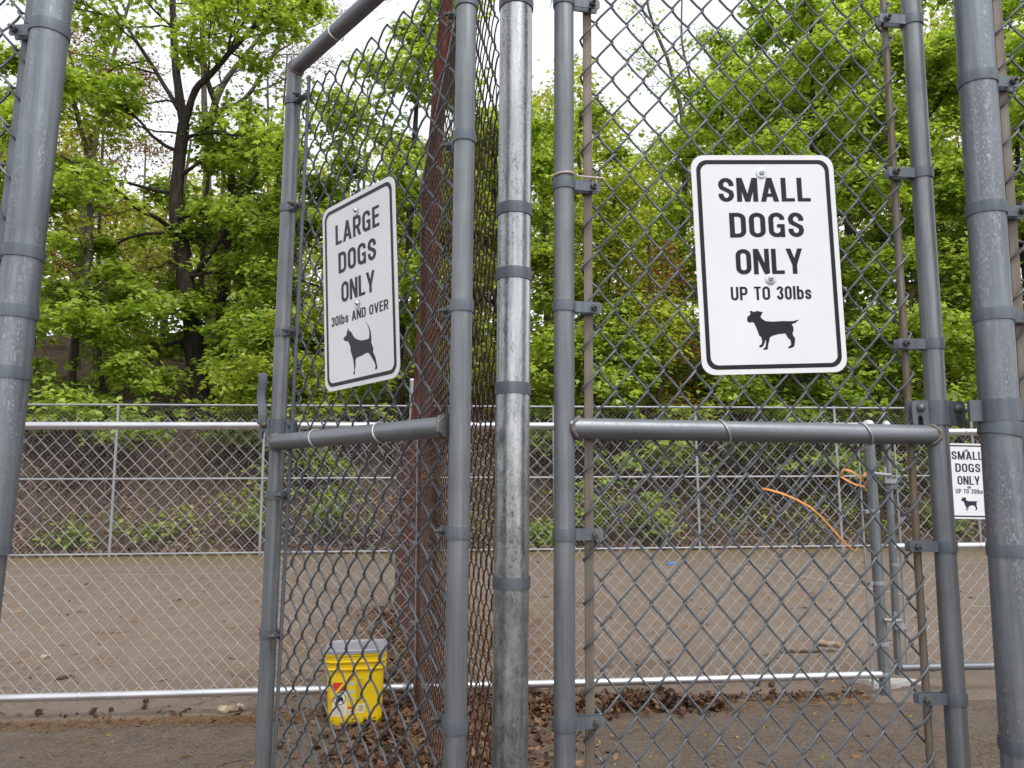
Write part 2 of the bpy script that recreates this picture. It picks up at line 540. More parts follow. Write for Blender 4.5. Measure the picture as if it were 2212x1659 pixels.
def fabric(p0, u, v, n, cols, rows, cw, ch, r, sides, seg, k0=0, wob=0.003, bulge=0.0, seed=0, end_d=0.0):
    """woven chain link: cols half-diamonds wide, rows half-diamonds high; p0 is column 0, row 0"""
    p0, u, v, n = (arr(q) for q in (p0, u, v, n))
    mb = MB()
    rg = np.random.default_rng(seed)
    ph = rg.uniform(0, 6.28, 8)
    W, Hh = cols * cw / 2, rows * ch / 2

    def disp(x, z):
        dx = wob * (np.sin(x * 5.1 + z * 2.3 + ph[0]) + .6 * np.sin(z * 7.7 - x * 3.1 + ph[1]) + .35 * np.sin(z * 31 + x * 17 + ph[5]))
        dz = wob * (np.sin(x * 4.3 - z * 3.7 + ph[2]) + .6 * np.sin(x * 9.1 + ph[3]) + .35 * np.sin(x * 37 - z * 11 + ph[6]))
        dn = bulge * np.sin(x * 3.0 + ph[4]) * np.sin(z * 2.2 + ph[7])
        return dx, dz, dn
    d = r * 1.08
    for m in range(cols):
        pts = []
        ed = end_d if m in (0, cols - 1) else 0
        for k in range(rows + 1):
            left = (k + k0 + m) % 2 == 0
            x = (m - 0.0 if left else m + 1) * cw / 2 + (-r * 0.95 if left else r * 0.95)
            z = k * ch / 2
            pts.append((x, z, 0.0))
            if k == rows:
                break
            x2 = (m + 1 if left else m) * cw / 2 + (r * 0.95 if left else -r * 0.95)
            z2 = z + ch / 2
            s = -1 if left else 1
            dd = d + ed
            if seg == 3:
                for t, q in ((0.09, .95), (0.3, 1.9), (0.7, 1.9), (0.91, .95)):
                    pts.append((x + (x2 - x) * t, z + (z2 - z) * t, s * dd * q))
            elif seg == 2:
                for t, q in ((0.12, 1), (.5, 1.9), (0.88, 1)):
                    pts.append((x + (x2 - x) * t, z + (z2 - z) * t, s * dd * q))
        P = np.array(pts)
        dx, dz, dn = disp(P[:, 0], P[:, 1])
        Q = p0 + np.outer(P[:, 0] + dx, u) + np.outer(P[:, 1] + dz, v) + np.outer(P[:, 2] + dn, n)
        mb.tube(Q, r, sides, caps=False)
    return mb


def tension_band(parent, P, axis, lug_dir, back, pr, h=0.023, lug=0.05, bolt_len=0.03, no_lug=False, mat='band'):
    """strap clamped round a pipe at P, its two leaves running out along lug_dir, with a carriage bolt through them"""
    P, axis, L = arr(P), unit(arr(axis)), arr(lug_dir)
    L = unit(L - axis * L.dot(axis))
    Bk = unit(np.cross(axis, L))
    if Bk.dot(arr(back)) < 0:
        Bk = -Bk
    mb = MB()
    ro, ri, n = pr + 0.0024, pr + 0.0002, 32
    V = []
    for i in range(n):
        a = 2 * math.pi * i / n
        e = L * math.cos(a) + Bk * math.sin(a)
        V += [P + e * ro - axis * h / 2, P + e * (ro + .0007) , P + e * ro + axis * h / 2, P + e * ri + axis * h / 2, P + e * ri - axis * h / 2]
    F = []
    for i in range(n):
        j = (i + 1) % n
        F += [(5 * i + a, 5 * j + a, 5 * j + b, 5 * i + b) for a, b in ((0, 1), (1, 2), (2, 3), (3, 4), (4, 0))]
    mb.add(V, F)
    if not no_lug:
        for sgn in (-1, 1):
            off = 0.0085 if not no_lug else 0
            c0 = P + L * (pr * 0.9) + Bk * sgn * off
            # tapered leaf with a rounded end
            poly = [(0, -h / 2 + .0003), (lug + pr * .1 - .004, -h / 2 + .0003), (lug + pr * .1, -h / 2 + .004), (lug + pr * .1, h / 2 - .004), (lug + pr * .1 - .004, h / 2 - .0003), (0, h / 2 - .0003)]
            mb.prism(poly, c0 - Bk * .0011, L, axis, Bk, .0022)
    o = mb.build('tension_band', mat, parent, angle=35)
    if not no_lug:
        c = P + L * (pr + lug * 0.72)
        bb = MB()
        bb.tube([c - Bk * (0.011 + bolt_len * .55), c + Bk * 0.016], 0.0038, 8)
        bb.tube([c - Bk * 0.0185, c - Bk * 0.0100], 0.0078, 6)
        bb.tube([c + Bk * 0.0100, c + Bk * 0.0135, c + Bk * 0.0155], [0.0085, 0.007, 0.003], 10)
        bb.build('bolt', 'bolt', o)
    return o


def ring_tie(parent, c, axis, r, wire=0.0019, tilt=0.25, name='tie_wire', mat='tie', tail=None):
    c, ax = arr(c), unit(arr(axis))
    up = np.array([0, 0, 1.])
    s = unit(np.cross(ax, up))
    pts = []
    for i in range(19):
        a = -0.9 + (2 * math.pi - 0.5) * i / 18
        e = s * math.cos(a) + up * math.sin(a)
        pts.append(c + e * (r + wire) + ax * tilt * r * math.sin(a))
    if tail is not None:
        pts.append(pts[-1] + arr(tail))
    mb = MB().tube(pts, wire, 6)
    return mb.build(name, mat, parent)


def weld(parent, c, axis, r):
    c, ax = arr(c), unit(arr(axis))
    a0 = unit(np.cross(ax, (0, 0, 1.)))
    b0 = np.cross(ax, a0)
    pts, rr = [], []
    for i in range(26):
        a = 2 * math.pi * i / 25
        # saddle shape where a round rail meets a round post
        pts.append(c + (a0 * math.cos(a) + b0 * math.sin(a)) * r * 1.0 + ax * (-0.0075 * math.cos(2 * a)))
        rr.append(0.0042 + 0.0012 * math.sin(i * 2.4))
    return MB().tube(pts, rr, 7).build('weld_bead', 'weld', parent)


def pipe(parent, a, b, r, name, mat, sides=28, k=2):
    a, b = arr(a), arr(b)
    return MB().tube([a + (b - a) * i / k for i in range(k + 1)], r, sides).build(name, mat, parent)


def flat_bar(parent, pts, u, n, w=0.0175, t=0.0048, mat='bar'):
    u, n = arr(u), arr(n)
    mb = MB()
    V = []
    for p in pts:
        p = arr(p)
        for a, b in ((-1, -.8), (-.9, -1), (.9, -1), (1, -.8), (1, .8), (.9, 1), (-.9, 1), (-1, .8)):
            V.append(p + u * a * w / 2 + n * b * t / 2)
    k = len(pts)
    F = [(8 * i + j, 8 * i + (j + 1) % 8, 8 * (i + 1) + (j + 1) % 8, 8 * (i + 1) + j) for i in range(k - 1) for j in range(8)]
    F += [tuple(range(8)), tuple(range(8 * k - 1, 8 * k - 9, -1))]
    mb.add(V, F)
    return mb.build('tension_bar', mat, parent, angle=50)


RG = 0.0212
# ---- right gate (closed), small dogs
rl = post_line((1218, 0), (1219.5, 1630), 1.56)
rr_ = post_line((1967, 0), (2069.6, 1630), 1.64)
gate_r = thing('gate', 'closed chain link gate with the large small-dogs sign bolted on, under a welded middle rail', 'gate', rl(0.0))
TOPZ = 2.40
for f in (rl, rr_):
    MB().tube([f(0.06), f(1.2), f(TOPZ)], RG, 32).build('gate_post', 'post', gate_r)
ra, rb = arr(at(1259, 925.5, 1.563)), arr(at(2011, 940, 1.635))
rd = unit(rb - ra)
rail_dir_r = rd
ra, rb = ra - rd * 0.028, rb + rd * 0.012
pipe(gate_r, ra, rb, RG, 'middle_rail', 'rail', 32)
pipe(gate_r, rl(TOPZ), rr_(TOPZ - .013), RG, 'top_rail', 'rail')
pipe(gate_r, rl(0.09), rr_(0.08), RG, 'bottom_rail', 'rail')
weld(gate_r, ra + rd * 0.006 + rd * .005, rd, RG)
weld(gate_r, rb - rd * 0.006 - rd * .004, -rd, RG)
un = unit(np.array([rd[0], rd[1], 0]))
nn = np.array([-un[1], un[0], 0])                       # away from the viewer
vv = unit(np.array([0.0145, 0, 1.0]))
OFF = 0.020
lbar = lambda py, px: arr(at(px, py, 1.56)) + nn * OFF
b0, b1 = arr(at(1268, 50, 1.585)), arr(at(1274.6, 1630, 1.585))
bs = (b0 - b1) / (b0 - b1)[2]
bl = lambda z: b1 + bs * (z - b1[2])
c0, c1 = arr(at(1909, 25, 1.655)), arr(at(2008.6, 1630, 1.655))
cs = (c0 - c1) / (c0 - c1)[2]
br = lambda z: c1 + cs * (z - c1[2])
flat_bar(gate_r, [bl(0.12), bl(1.2), bl(2.36)], un, nn, 0.0185)
MB().tube([br(0.12), br(0.9), br(1.6), br(2.36)], 0.0078, 12).build('tension_bar', 'bar', gate_r)
wl_, wr_ = bl(1.3) - un * 0.0105, br(1.3) + un * 0.010
NC = 21
cw_r = 2 * float(np.dot(wr_ - wl_, un)) / NC
node_z = float(at(1333, 500, 1.60).z)
CH = 0.0865
rows_dn = int((node_z - 0.10) / (CH / 2))
z00 = node_z - rows_dn * CH / 2
p00 = bl(z00) - un * 0.0105
fabric(p00, un, vv, nn, NC, int((2.38 - z00) / (CH / 2)), cw_r, CH, 0.00255, 6, 3, k0=rows_dn % 2, wob=0.0016, bulge=0.004, seed=3, end_d=0.0032).build('chain_link', 'wire', gate_r)
for py in (5, 400, 662.5, 1154.5, 1562):
    P = rl(float(at(1219, py, 1.56).z))
    tension_band(gate_r, P, rl(2) - rl(1), un + nn * .12, nn, RG, lug=0.058)
for py in (48, 377, 745, 1180, 1508):
    P = rr_(float(at(2010, py, 1.64).z))
    tension_band(gate_r, P, rr_(2) - rr_(1), -un, nn, RG, lug=0.062)
for px in (1556, 1858):
    t = (px - 1259) / (2011 - 1259)
    ring_tie(gate_r, ra + (rb - ra) * (t * .965 + .03), -rd, RG, 0.0021, 0.45, tail=(-.018, .012, -.012))

# ---- left gate (ajar), large dogs
ll = post_line((635.5, 175), (568.5, 1630), 2.10)
lr = post_line((1005.5, 150), (982.6, 1630), 1.50)
gate_l = thing('gate', 'chain link gate swung partly open with the large-dogs sign bolted on', 'gate', lr(0.0))
ztop_l = float(at(636, 150, 2.1).z)
MB().tube([ll(0.06), ll(1.2), ll(ztop_l + 0.012)], RG, 32).build('gate_post', 'post', gate_l)
MB().tube([lr(0.06), lr(1.2), lr(ztop_l + 0.03)], RG, 32).build('gate_post', 'post', gate_l)
la, lb = arr(at(598, 955.5, 2.075)), arr(at(963, 922, 1.52))
ld = unit(lb - la)
pipe(gate_l, la - ld * .022, lb + ld * .006, RG, 'middle_rail', 'rail', 32)
pipe(gate_l, ll(ztop_l), lr(ztop_l + .012), RG, 'top_rail', 'rail', 32)
pipe(gate_l, ll(0.09), lr(0.09), RG, 'bottom_rail', 'rail')
weld(gate_l, la - ld * .004, ld, RG)
weld(gate_l, lb - ld * .004, -ld, RG)
weld(gate_l, ll(ztop_l) + ld * .016, ld, RG)
ul = unit(np.array([ld[0], ld[1], 0]))
nl = np.array([-ul[1], ul[0], 0])
q0, q1, q2 = arr(at(668, 165, 2.06)), arr(at(634, 860, 2.06)), arr(at(593.5, 1630, 2.07))
low = q2 + (q2 - q1) * 0.55
flat_bar(gate_l, [q0, q1, q2, low], ul, nl, 0.011, .006, 'band')
lbx = lambda z: lr(z) - ul * 0.036 + nl * 0.016
flat_bar(gate_l, [lbx(0.12), lbx(1.2), lbx(2.36)], ul, nl, 0.0185)
lw0 = ll(1.3) + ul * 0.030 + nl * OFF
lw1 = lbx(1.3) + ul * .011
NCL = 21
cw_l = 2 * float(np.dot(lw1 - lw0, ul)) / NCL
base_l = ll(0.12) + ul * 0.030 + nl * OFF
fabric(base_l, ul, unit(np.array([0.014, 0.0, 1.0])), nl, NCL, int((ztop_l - .03 - .12) / (CH / 2)), cw_l, CH, 0.00255, 6, 3, k0=1, wob=0.002, bulge=0.005, seed=5, end_d=0.003).build('chain_link', 'wire', gate_l)
for py in (221, 452, 720, 1070, 1367):
    P = ll(float(at(600, py, 2.10).z))
    tension_band(gate_l, P, ll(2) - ll(1), ul, nl, RG, lug=0.040)
for py in (8, 298, 662.5, 1150, 1567):
    P = lr(float(at(995, py, 1.5).z))
    tension_band(gate_l, P, lr(2) - lr(1), -ul + nl * .25, nl, RG, lug=0.046)
for px, f in ((700, .30), (848, .69)):
    ring_tie(gate_l, la + (lb - la) * f, -ld, RG, 0.0021, 0.35, tail=(.01, .02, -.012))
ring_tie(gate_l, ll(ztop_l) + (lr(ztop_l) - ll(ztop_l)) * 0.30, -ld, RG, 0.002, 0.3)


# ---- fork latches
def latch_collar(parent, f, z, lug, back, pr, hh=0.05, wing=0.034):
    P, ax = f(z), unit(f(2) - f(1))
    L = unit(arr(lug) - ax * arr(lug).dot(ax))
    Bk = unit(np.cross(ax, L))
    if Bk.dot(arr(back)) < 0:
        Bk = -Bk
    mb = MB()
    ro, n = pr + 0.0035, 32
    V, F = [], []
    for i in range(n):
        a = 2 * math.pi * i / n
        e = L * math.cos(a) + Bk * math.sin(a)
        V += [P + e * ro - ax * hh / 2, P + e * ro + ax * hh / 2, P + e * (pr + .0003) + ax * hh / 2, P + e * (pr + .0003) - ax * hh / 2]
        j = (i + 1) % n
        F += [(4 * i + p, 4 * j + p, 4 * j + q, 4 * i + q) for p, q in ((0, 1), (1, 2), (2, 3), (3, 0))]
    mb.add(V, F)
    for sg in (-1, 1):
        # wing plate with a slot cut from its lower edge
        w, h = wing, hh / 2
        poly = [(0, -h), (w * .42, -h), (w * .42, -h + .012), (w * .47, -h + .018), (w * .58, -h + .020), (w * .69, -h + .018), (w * .74, -h + .012), (w * .74, -h), (w * .92, -h), (w, -h + .006), (w, h - .006), (w * .92, h), (0, h)]
        for b in (-1, 1):
            mb.prism(poly, P + L * sg * pr * .93 + Bk * (b * .007 - .0015), L * sg, ax, Bk, .003)
    o = mb.build('latch_collar', 'band', parent, angle=35)
    for sg in (-1, 1):
        c = P + L * sg * (pr * .93 + wing * .55) + ax * hh * 0.20
        bb = MB()
        bb.tube([c - Bk * .0185, c - Bk * .0165, c - Bk * .0125, c - Bk * .0086], [.002, .0065, .0088, .0092], 14)
        bb.tube([c - Bk * .009, c + Bk * .016], .004, 8)
        bb.tube([c + Bk * .009, c + Bk * .015], .0075, 6)
        bb.build('latch_bolt', 'bolt', o)
    return o, L, Bk, P, ax


zl = float(at(592, 927, 2.1).z)
o, L_, Bk_, P_, ax_ = latch_collar(gate_l, ll, zl, -np.array([1, 0, 0.]), (0, 1, 0), RG, 0.052, 0.030)
fk = MB()
c = P_ + L_ * (RG + .022) + ax_ * .012
prof = [(0, .0), (.006, .03), (-.004, .055), (-.012, .078), (-.010, .098), (-.004, .115), (-.006, .135), (-.008, .142)]
V, F = [], []
for i, (a, h) in enumerate(prof):
    w = 0.0115
    for p, q in ((-1, -1), (1, -1), (1, 1), (-1, 1)):
        V.append(c - Bk_ * (.008 + a * 0.6) + L_ * (a * -0.6 + w * p) + ax_ * h - Bk_ * q * .004)
for i in range(len(prof) - 1):
    F += [(4 * i + j, 4 * i + (j + 1) % 4, 4 * i + 4 + (j + 1) % 4, 4 * i + 4 + j) for j in range(4)]
F += [(3, 2, 1, 0), tuple(4 * (len(prof) - 1) + j for j in range(4))]
fk.add(V, F)
fk.build('latch_fork', 'band', gate_l, angle=60)
zr = float(at(2025, 893, 1.64).z)
latch_collar(gate_r, rr_, zr, un, (0, 1, 0), RG, 0.052, 0.040)

# ---- dividing fence: tall terminal post by the gates, rusty fabric running back
cen = post_line((1115, 25), (1101.5, 1630), 1.62)
RC = 0.0365
div = thing('chain_link_fence', 'tall rusty chain link fence running back from the thick speckled post between the gates', 'fence', cen(0.0))
MB().tube([cen(0), cen(1), cen(2), cen(3.05)], RC, 40).build('terminal_post', 'spangle', div)
e0, e1 = np.array([-0.018, 1.645, 0.0]), np.array([-0.515, 4.30, 0.0])
ud = unit(e1 - e0)
nd = np.array([-ud[1], ud[0], 0])
DL = float(np.linalg.norm(e1 - e0))
NCD = 70
fabric(e0 + (0, 0, .06), ud, (0, 0, 1), nd, NCD, 69, 2 * DL / NCD, .084, 0.0021, 4, 2, wob=0.003, bulge=0.012, seed=9).build('chain_link', 'rust_wire', div)
pipe(div, e1, e1 + (0, 0, 2.95), 0.014, 'end_post', 'red_wire', 14)
pipe(div, cen(2.93), e1 + (0, 0, 2.9), 0.0205, 'top_rail', 'post', 16)
for py in (12, 457.6, 596, 841, 1257):
    P = cen(float(at(1110, py, 1.62).z))
    tension_band(div, P, cen(2) - cen(1), ud, (1, 0, 0), RC, h=0.025, lug=0.03)
# lower rusted stretch beyond the middle fence
rear = thing('chain_link_fence', 'low rust-brown chain link fence continuing back to the red-barked tree', 'fence', e1 + (0, .06, 0))
g0, g1 = np.array([-0.522, 4.42, 0.0]), np.array([-1.065, 7.25, 0.0])
ug = unit(g1 - g0)
GL = float(np.linalg.norm(g1 - g0))
NG = 78
fabric(g0 + (0, 0, .05), ug, (0, 0, 1), np.array([-ug[1], ug[0], 0]), NG, 35, 2 * GL / NG, .083, 0.0021, 4, 1, wob=0.003, bulge=0.02, seed=10).build('chain_link', 'red_wire', rear)
pipe(rear, g1 + (0, 0, 0), g1 + (0, 0, 1.56), 0.024, 'end_post', 'bark_grey', 12)
pipe(rear, g0 + (0, 0, 1.52), g1 + (0, 0, 1.52), 00.014, 'top_rail', 'red_wire', 12)

# ---- poles at both edges with the fences that leave the picture
lp = post_line((110, 50), (-23, 1179), 1.52)
fl = thing('chain_link_fence', 'leaning thick grey pole with the start of a fence, left of the open gate', 'fence', lp(0.0))
zj = float(at(20, 1190, 1.52).z)
MB().tube([lp(zj), lp(1.4), lp(2.2), lp(3.0)], RC, 40).build('pole', 'pole', fl)
MB().tube([lp(0), lp(zj + .01)], RC - .0045, 36).build('lower_pole', 'post', fl)
for py in (68, 548, 676, 806):
    P = lp(float(at(70, py, 1.52).z))
    tension_band(fl, P, lp(2) - lp(1), (-1, .1, 0), (0, 1, 0), RC, h=0.025, lug=0.050)
MB().tube([lp(zj - .006), lp(zj + .012)], RC + .002, 40).build('sleeve_rim', 'band', fl)
lpb = lambda z: lp(z) + np.array([-0.064, .028, 0])
MB().tube([lpb(.1), lpb(1), lpb(2), lpb(2.9)], 0.0115, 16).build('tension_bar', 'band', fl)
fx = lp(0.1) + np.array([-0.052, .03, 0])
uL = unit(np.array([-1, 0.05, 0]))
vL = unit(lp(2) - lp(1))
fabric(fx, uL, vL, (0.05, 1, 0), 32, 66, .075, .0865, .0027, 4, 3, wob=.002, seed=21, end_d=.008).build('chain_link', 'wire', fl)
pipe(fl, lp(2.9), lp(2.9) + uL * 1.25, .0205, 'top_rail', 'post', 16)

rp = post_line((2102, 28), (2207, 1630), 1.57)
fr = thing('chain_link_fence', 'thick grey pole with the start of a fence, right of the small-dogs gate', 'fence', rp(0.0))
MB().tube([rp(0), rp(1), rp(2), rp(3.0)], RC, 40).build('pole', 'pole', fr)
for py in (176, 455, 683, 1188, 1608):
    P = rp(float(at(2150, py, 1.57).z))
    tension_band(fr, P, rp(2) - rp(1), (1, .1, 0), (0, 1, 0), RC, h=0.025, lug=0.052)
tension_band(fr, rp(float(at(2160, 926, 1.57).z)), rp(2) - rp(1) + np.array([.16, 0, 0]), (1, .1, 0), (0, 1, 0), RC + .0015, h=0.03, no_lug=True)
rpb = lambda z: rp(z) + np.array([0.068, .022, 0])
flat_bar(fr, [rpb(.1), rpb(1.2), rpb(2.9)], (1, .05, 0), (-.05, 1, 0), 0.020)
uR = unit(np.array([1, 0.05, 0]))
fabric(rp(0.1) + np.array([.056, .024, 0]), uR, unit(rp(2) - rp(1)), (-.05, 1, 0), 32, 66, .075, .0865, .0027, 4, 3, wob=.002, seed=22, end_d=.004).build('chain_link', 'wire', fr)
pipe(fr, rp(2.9), rp(2.9) + uR * 1.25, .0205, 'top_rail', 'post', 16)
# strike strap of the latch, clamped round the right pole
sz = zr - .002
sp = rp(sz)
sb = MB()
ro = RC + .004
V, F = [], []
n = 32
axr = unit(rp(2) - rp(1))
for i in range(n):
    a = 2 * math.pi * i / n
    e = np.array([math.cos(a), math.sin(a), 0])
    V += [sp + e * ro - axr * .0225, sp + e * ro + axr * .0225, sp + e * (RC + .0004) + axr * .0225, sp + e * (RC + .0004) - axr * .0225]
    j = (i + 1) % n
    F += [(4 * i + p, 4 * j + p, 4 * j + q, 4 * i + q) for p, q in ((0, 1), (1, 2), (2, 3), (3, 0))]
sb.add(V, F)
sb.box(sp + np.array([-RC - .012, -.004, 0]), (.016, 0, 0), (0, .0045, 0), (0, 0, .0215))
sb.build('strike_strap', 'band', fr, angle=35)

# ---- middle fence, new and bright
def mid_y(x):
    return 4.386 + 0.0826 * x


mid = thing('chain_link_fence', 'low bright galvanised chain link fence behind the gates with top and bottom rails', 'fence', (2.1156, 4.57, 0))
x0, x1 = -3.7, 2.09
um = unit(np.array([1, .0826, 0]))
nm = np.array([-um[1], um[0], 0])
mp_ = lambda x, z, off=0: np.array([x, mid_y(x), z]) + nm * off
for (xa, xb) in ((x0, -0.545), (-0.50, x1)):
    MB().tube([mp_(xa, 1.53), mp_((xa + xb) / 2, 1.531), mp_(xb, 1.531)], 0.0205, 20).build('top_rail', 'new_rail', mid)
    MB().tube([mp_(xa, .1135), mp_((xa + xb) / 2, .1125), mp_(xb, .1135)], 0.0205, 20).build('bottom_rail', 'new_rail', mid)
# rail end cups at the junction
for z in (1.531, .113):
    MB().tube([mp_(-0.60, z), mp_(-0.56, z), mp_(-.548, z)], [.024, .025, .018], 16).build('rail_end_cup', 'far_metal', mid)
for (xa, xb, sd_) in ((x0, -0.545, 31), (-0.48, 2.05, 32)):
    nc = int((xb - xa) / .0388)
    fabric(mp_(xa, .070, .021), um, (0, 0, 1), nm, nc, 36, 2 * (xb - xa) / nc / um[0], .0836, .00165, 5, 2, wob=.0022, bulge=.008, seed=sd_).build('chain_link', 'new_wire', mid)
mp0, mp1 = arr(at(1879, 970, 4.57)), arr(at(1911, 1470, 4.57))
MB().tube([np.array([2.1156, 4.57, 0]), np.array([2.1195, 4.57, 1.538])], .0305, 28).build('corner_post', 'post', mid)
cap = [(0.0325, 0), (.0335, .012), (.031, .022), (.022, .032), (.009, .037), (.001, .038)]
MB().tube([np.array([2.1195, 4.57, 1.531 + h]) for r, h in cap], [r for r, h in cap], 24).build('post_cap', 'new_rail', mid)
pipe(mid, mp_(-0.522, 0, 0), mp_(-0.522, 1.545), .0185, 'junction_post', 'far_metal', 16)
MB().tube([np.array([2.045, 4.565, .03]), np.array([2.05, 4.565, 1.48])], .006, 10).build('tension_bar', 'far_metal', mid)
for z in (1.49, 1.03, .62, .28, .115):
    tension_band(mid, (2.1156 + .0026 * z, 4.57, z), (0, 0, 1), (-1, -.05, 0), (0, 1, 0), .0305, h=.022, lug=.045, bolt_len=.02, mat='far_metal')
for z in (1.31, .88, .45):
    tension_band(mid, mp_(-0.522, z), (0, 0, 1), (-1, -.05, 0), (0, 1, 0), .0185, h=.02, lug=.03, bolt_len=.01, mat='far_metal')
for px in (218, 431, 1000, 1330, 1640):
    c = at(px, 919, 4.386 + .0826 * (px - 1106) / 380)
    ring_tie(mid, mp_(c.x, 1.531), -um, .0205, .0017, .3, tail=(.006, .03, -.012))
for px in (168, 386, 640, 1444, 1614, 1800):
    c = at(px, 1500, 4.386 + .0826 * (px - 1106) / 380)
    ring_tie(mid, mp_(c.x, .113), -um, .0205, .0017, -.3, tail=(.004, .03, .02))

# ---- middle gate with the small sign
gm = thing('gate', 'low bright galvanised gate with a small sign, seen between the two right-hand poles', 'gate', (2.232, 4.61, 0))
gp = lambda x, z: np.array([x, 4.61 + .05 * (x - 2.2), z])
MB().tube([gp(2.2175, .10), gp(2.2475, 1.535)], .0205, 24).build('gate_post', 'post', gm)
cap2 = [(r * .72, h) for r, h in cap]
MB().tube([gp(2.2475, 1.529 + h) for r, h in cap2], [r for r, h in cap2], 20).build('post_cap', 'new_rail', gm)
MB().tube([gp(3.36, .10), gp(3.36, 1.52)], .0205, 24).build('gate_post', 'post', gm)
for z, m_ in ((1.497, 'new_rail'), (.823, 'new_rail'), (.138, 'rail')):
    pipe(gm, gp(2.235, z), gp(3.36, z), .0205, 'rail', m_, 20)
fabric(gp(2.27, .11) + np.array([0, .021, 0]), unit(np.array([1, .05, 0])), (0, 0, 1), (-.05, 1, 0), 27, 34, .0785, .0832, .0017, 5, 2, wob=.002, seed=41).build('chain_link', 'new_wire', gm)
MB().tube([gp(2.275, .12), gp(2.29, 1.5)], .006, 10).build('tension_bar', 'far_metal', gm)
for z in (1.17, .72, .36):
    tension_band(gm, gp(2.22 + .0195 * z, z), (0, 0, 1), (1, .05, 0), (0, 1, 0), .0205, h=.02, lug=.035, bolt_len=.015, mat='far_metal')
for z in (1.25, 0.42):
    h_ = MB()
    h_.tube([(2.1156, 4.53, z), (2.18, 4.535, z - .008), (2.225, 4.56, z - .01)], .011, 10)
    h_.tube([(2.188, 4.545, z - .05), (2.188, 4.545, z + .04)], .009, 10)
    h_.box((2.222, 4.575, z - .045), (.036, 0, 0), (0, .022, 0), (0, 0, .013))
    h_.build('hinge', 'far_metal', gm)
for x in (2.73, 3.0):
    for z in (1.497, .823, .138):
        ring_tie(gm, gp(x + .03 * (z < 1), z), (-1, -.05, 0), .0205, .0017, .35, tail=(0, .025, -.02))

# ---- far fence at the foot of the bank
far = thing('chain_link_fence', 'tall chain link fence with three rails at the foot of the wooded bank', 'fence', (-9.0, 13.6, 0))
fp = lambda x, z, off=0: np.array([x, far_y(x) + off, z])
for z0, z1 in ((2.68, 2.63), (1.355, 1.333), (.043, .043)):
    MB().tube([fp(-14, z0 + .01), fp(-7, z0), fp(0, (z0 + z1) / 2), fp(7.5, z1), fp(14, z1)], .019, 10).build('rail', 'far_metal', far)
post_x = [-12.4, -9.7, -7.08, -4.5, -1.87, .77, 3.45, 6.15, 8.85, 11.5]
for i, x in enumerate(post_x):
    if i == 4:
        MB().tube([fp(x, 0), fp(x + .02, 3.15)], .042, 14).build('terminal_post', 'far_metal', far)
        MB().tube([fp(x + .02, 3.13 + h * 1.3) for r, h in cap], [r * 1.4 for r, h in cap], 14).build('post_cap', 'new_rail', far)
        for z in (2.62, 2.2, 1.4, .8):
            MB().tube([fp(x + .015, z), fp(x + .015, z + .05)], .047, 14).build('post_band', 'bolt', far)
    else:
        MB().tube([fp(x, 0), fp(x, 2.67)], .025, 12).build('post', 'far_metal', far)
fabric(fp(-11.2, .04, .03), unit(np.array([1, .0665, 0])), (0, 0, 1), (-.0665, 1, 0), 540, 62, .080, .085, .0013, 3, 1, wob=.003, seed=51).build('chain_link', 'new_wire', far)

# ------------------------------------------------------------------ signs: condensed gothic lettering drawn as flat printed shapes
TS = 0.160


def arc_pts(cx, cy, rx, ry, a0, a1, n=7):
    return [(cx + rx * math.cos(math.radians(a0 + (a1 - a0) * i / n)), cy + ry * math.sin(math.radians(a0 + (a1 - a0) * i / n))) for i in range(n + 1)]


def stroke(pts, t=TS, closed=False):
    P = np.array(pts, float)
    n = len(P)
    out = []
    nx = []
    for i in range(n):
        a = P[(i - 1) % n] if (closed or i > 0) else P[i]
        b = P[(i + 1) % n] if (closed or i < n - 1) else P[i]
        d0, d1 = P[i] - a, b - P[i]
        d0 = d0 / np.linalg.norm(d0) if np.linalg.norm(d0) > 1e-9 else None
        d1 = d1 / np.linalg.norm(d1) if np.linalg.norm(d1) > 1e-9 else None
        if d0 is None:
            d0 = d1
        if d1 is None:
            d1 = d0
        n0, n1 = np.array([-d0[1], d0[0]]), np.array([-d1[1], d1[0]])
        m = n0 + n1
        m = m / (np.linalg.norm(m) + 1e-9)
        k = min(1.6, 1 / max(0.3, m.dot(n0)))
        nx.append(m * k * t / 2)
    L = [tuple(P[i] + nx[i]) for i in range(n)]
    R = [tuple(P[i] - nx[i]) for i in range(n)]
    m = n if closed else n - 1
    return [[L[i], L[(i + 1) % n], R[(i + 1) % n], R[i]] for i in range(m)]


def vert(x, y0=0., y1=1., t=TS):
    return [[(x - t / 2, y0), (x + t / 2, y0), (x + t / 2, y1), (x - t / 2, y1)]]


def horz(x0, x1, y, t=TS * .88):
    return [[(x0, y - t / 2), (x1, y - t / 2), (x1, y + t / 2), (x0, y + t / 2)]]


def diag(x0, y0, x1, y1, t=TS * 1.04):
    return [[(x0 - t / 2, y0), (x0 + t / 2, y0), (x1 + t / 2, y1), (x1 - t / 2, y1)]]


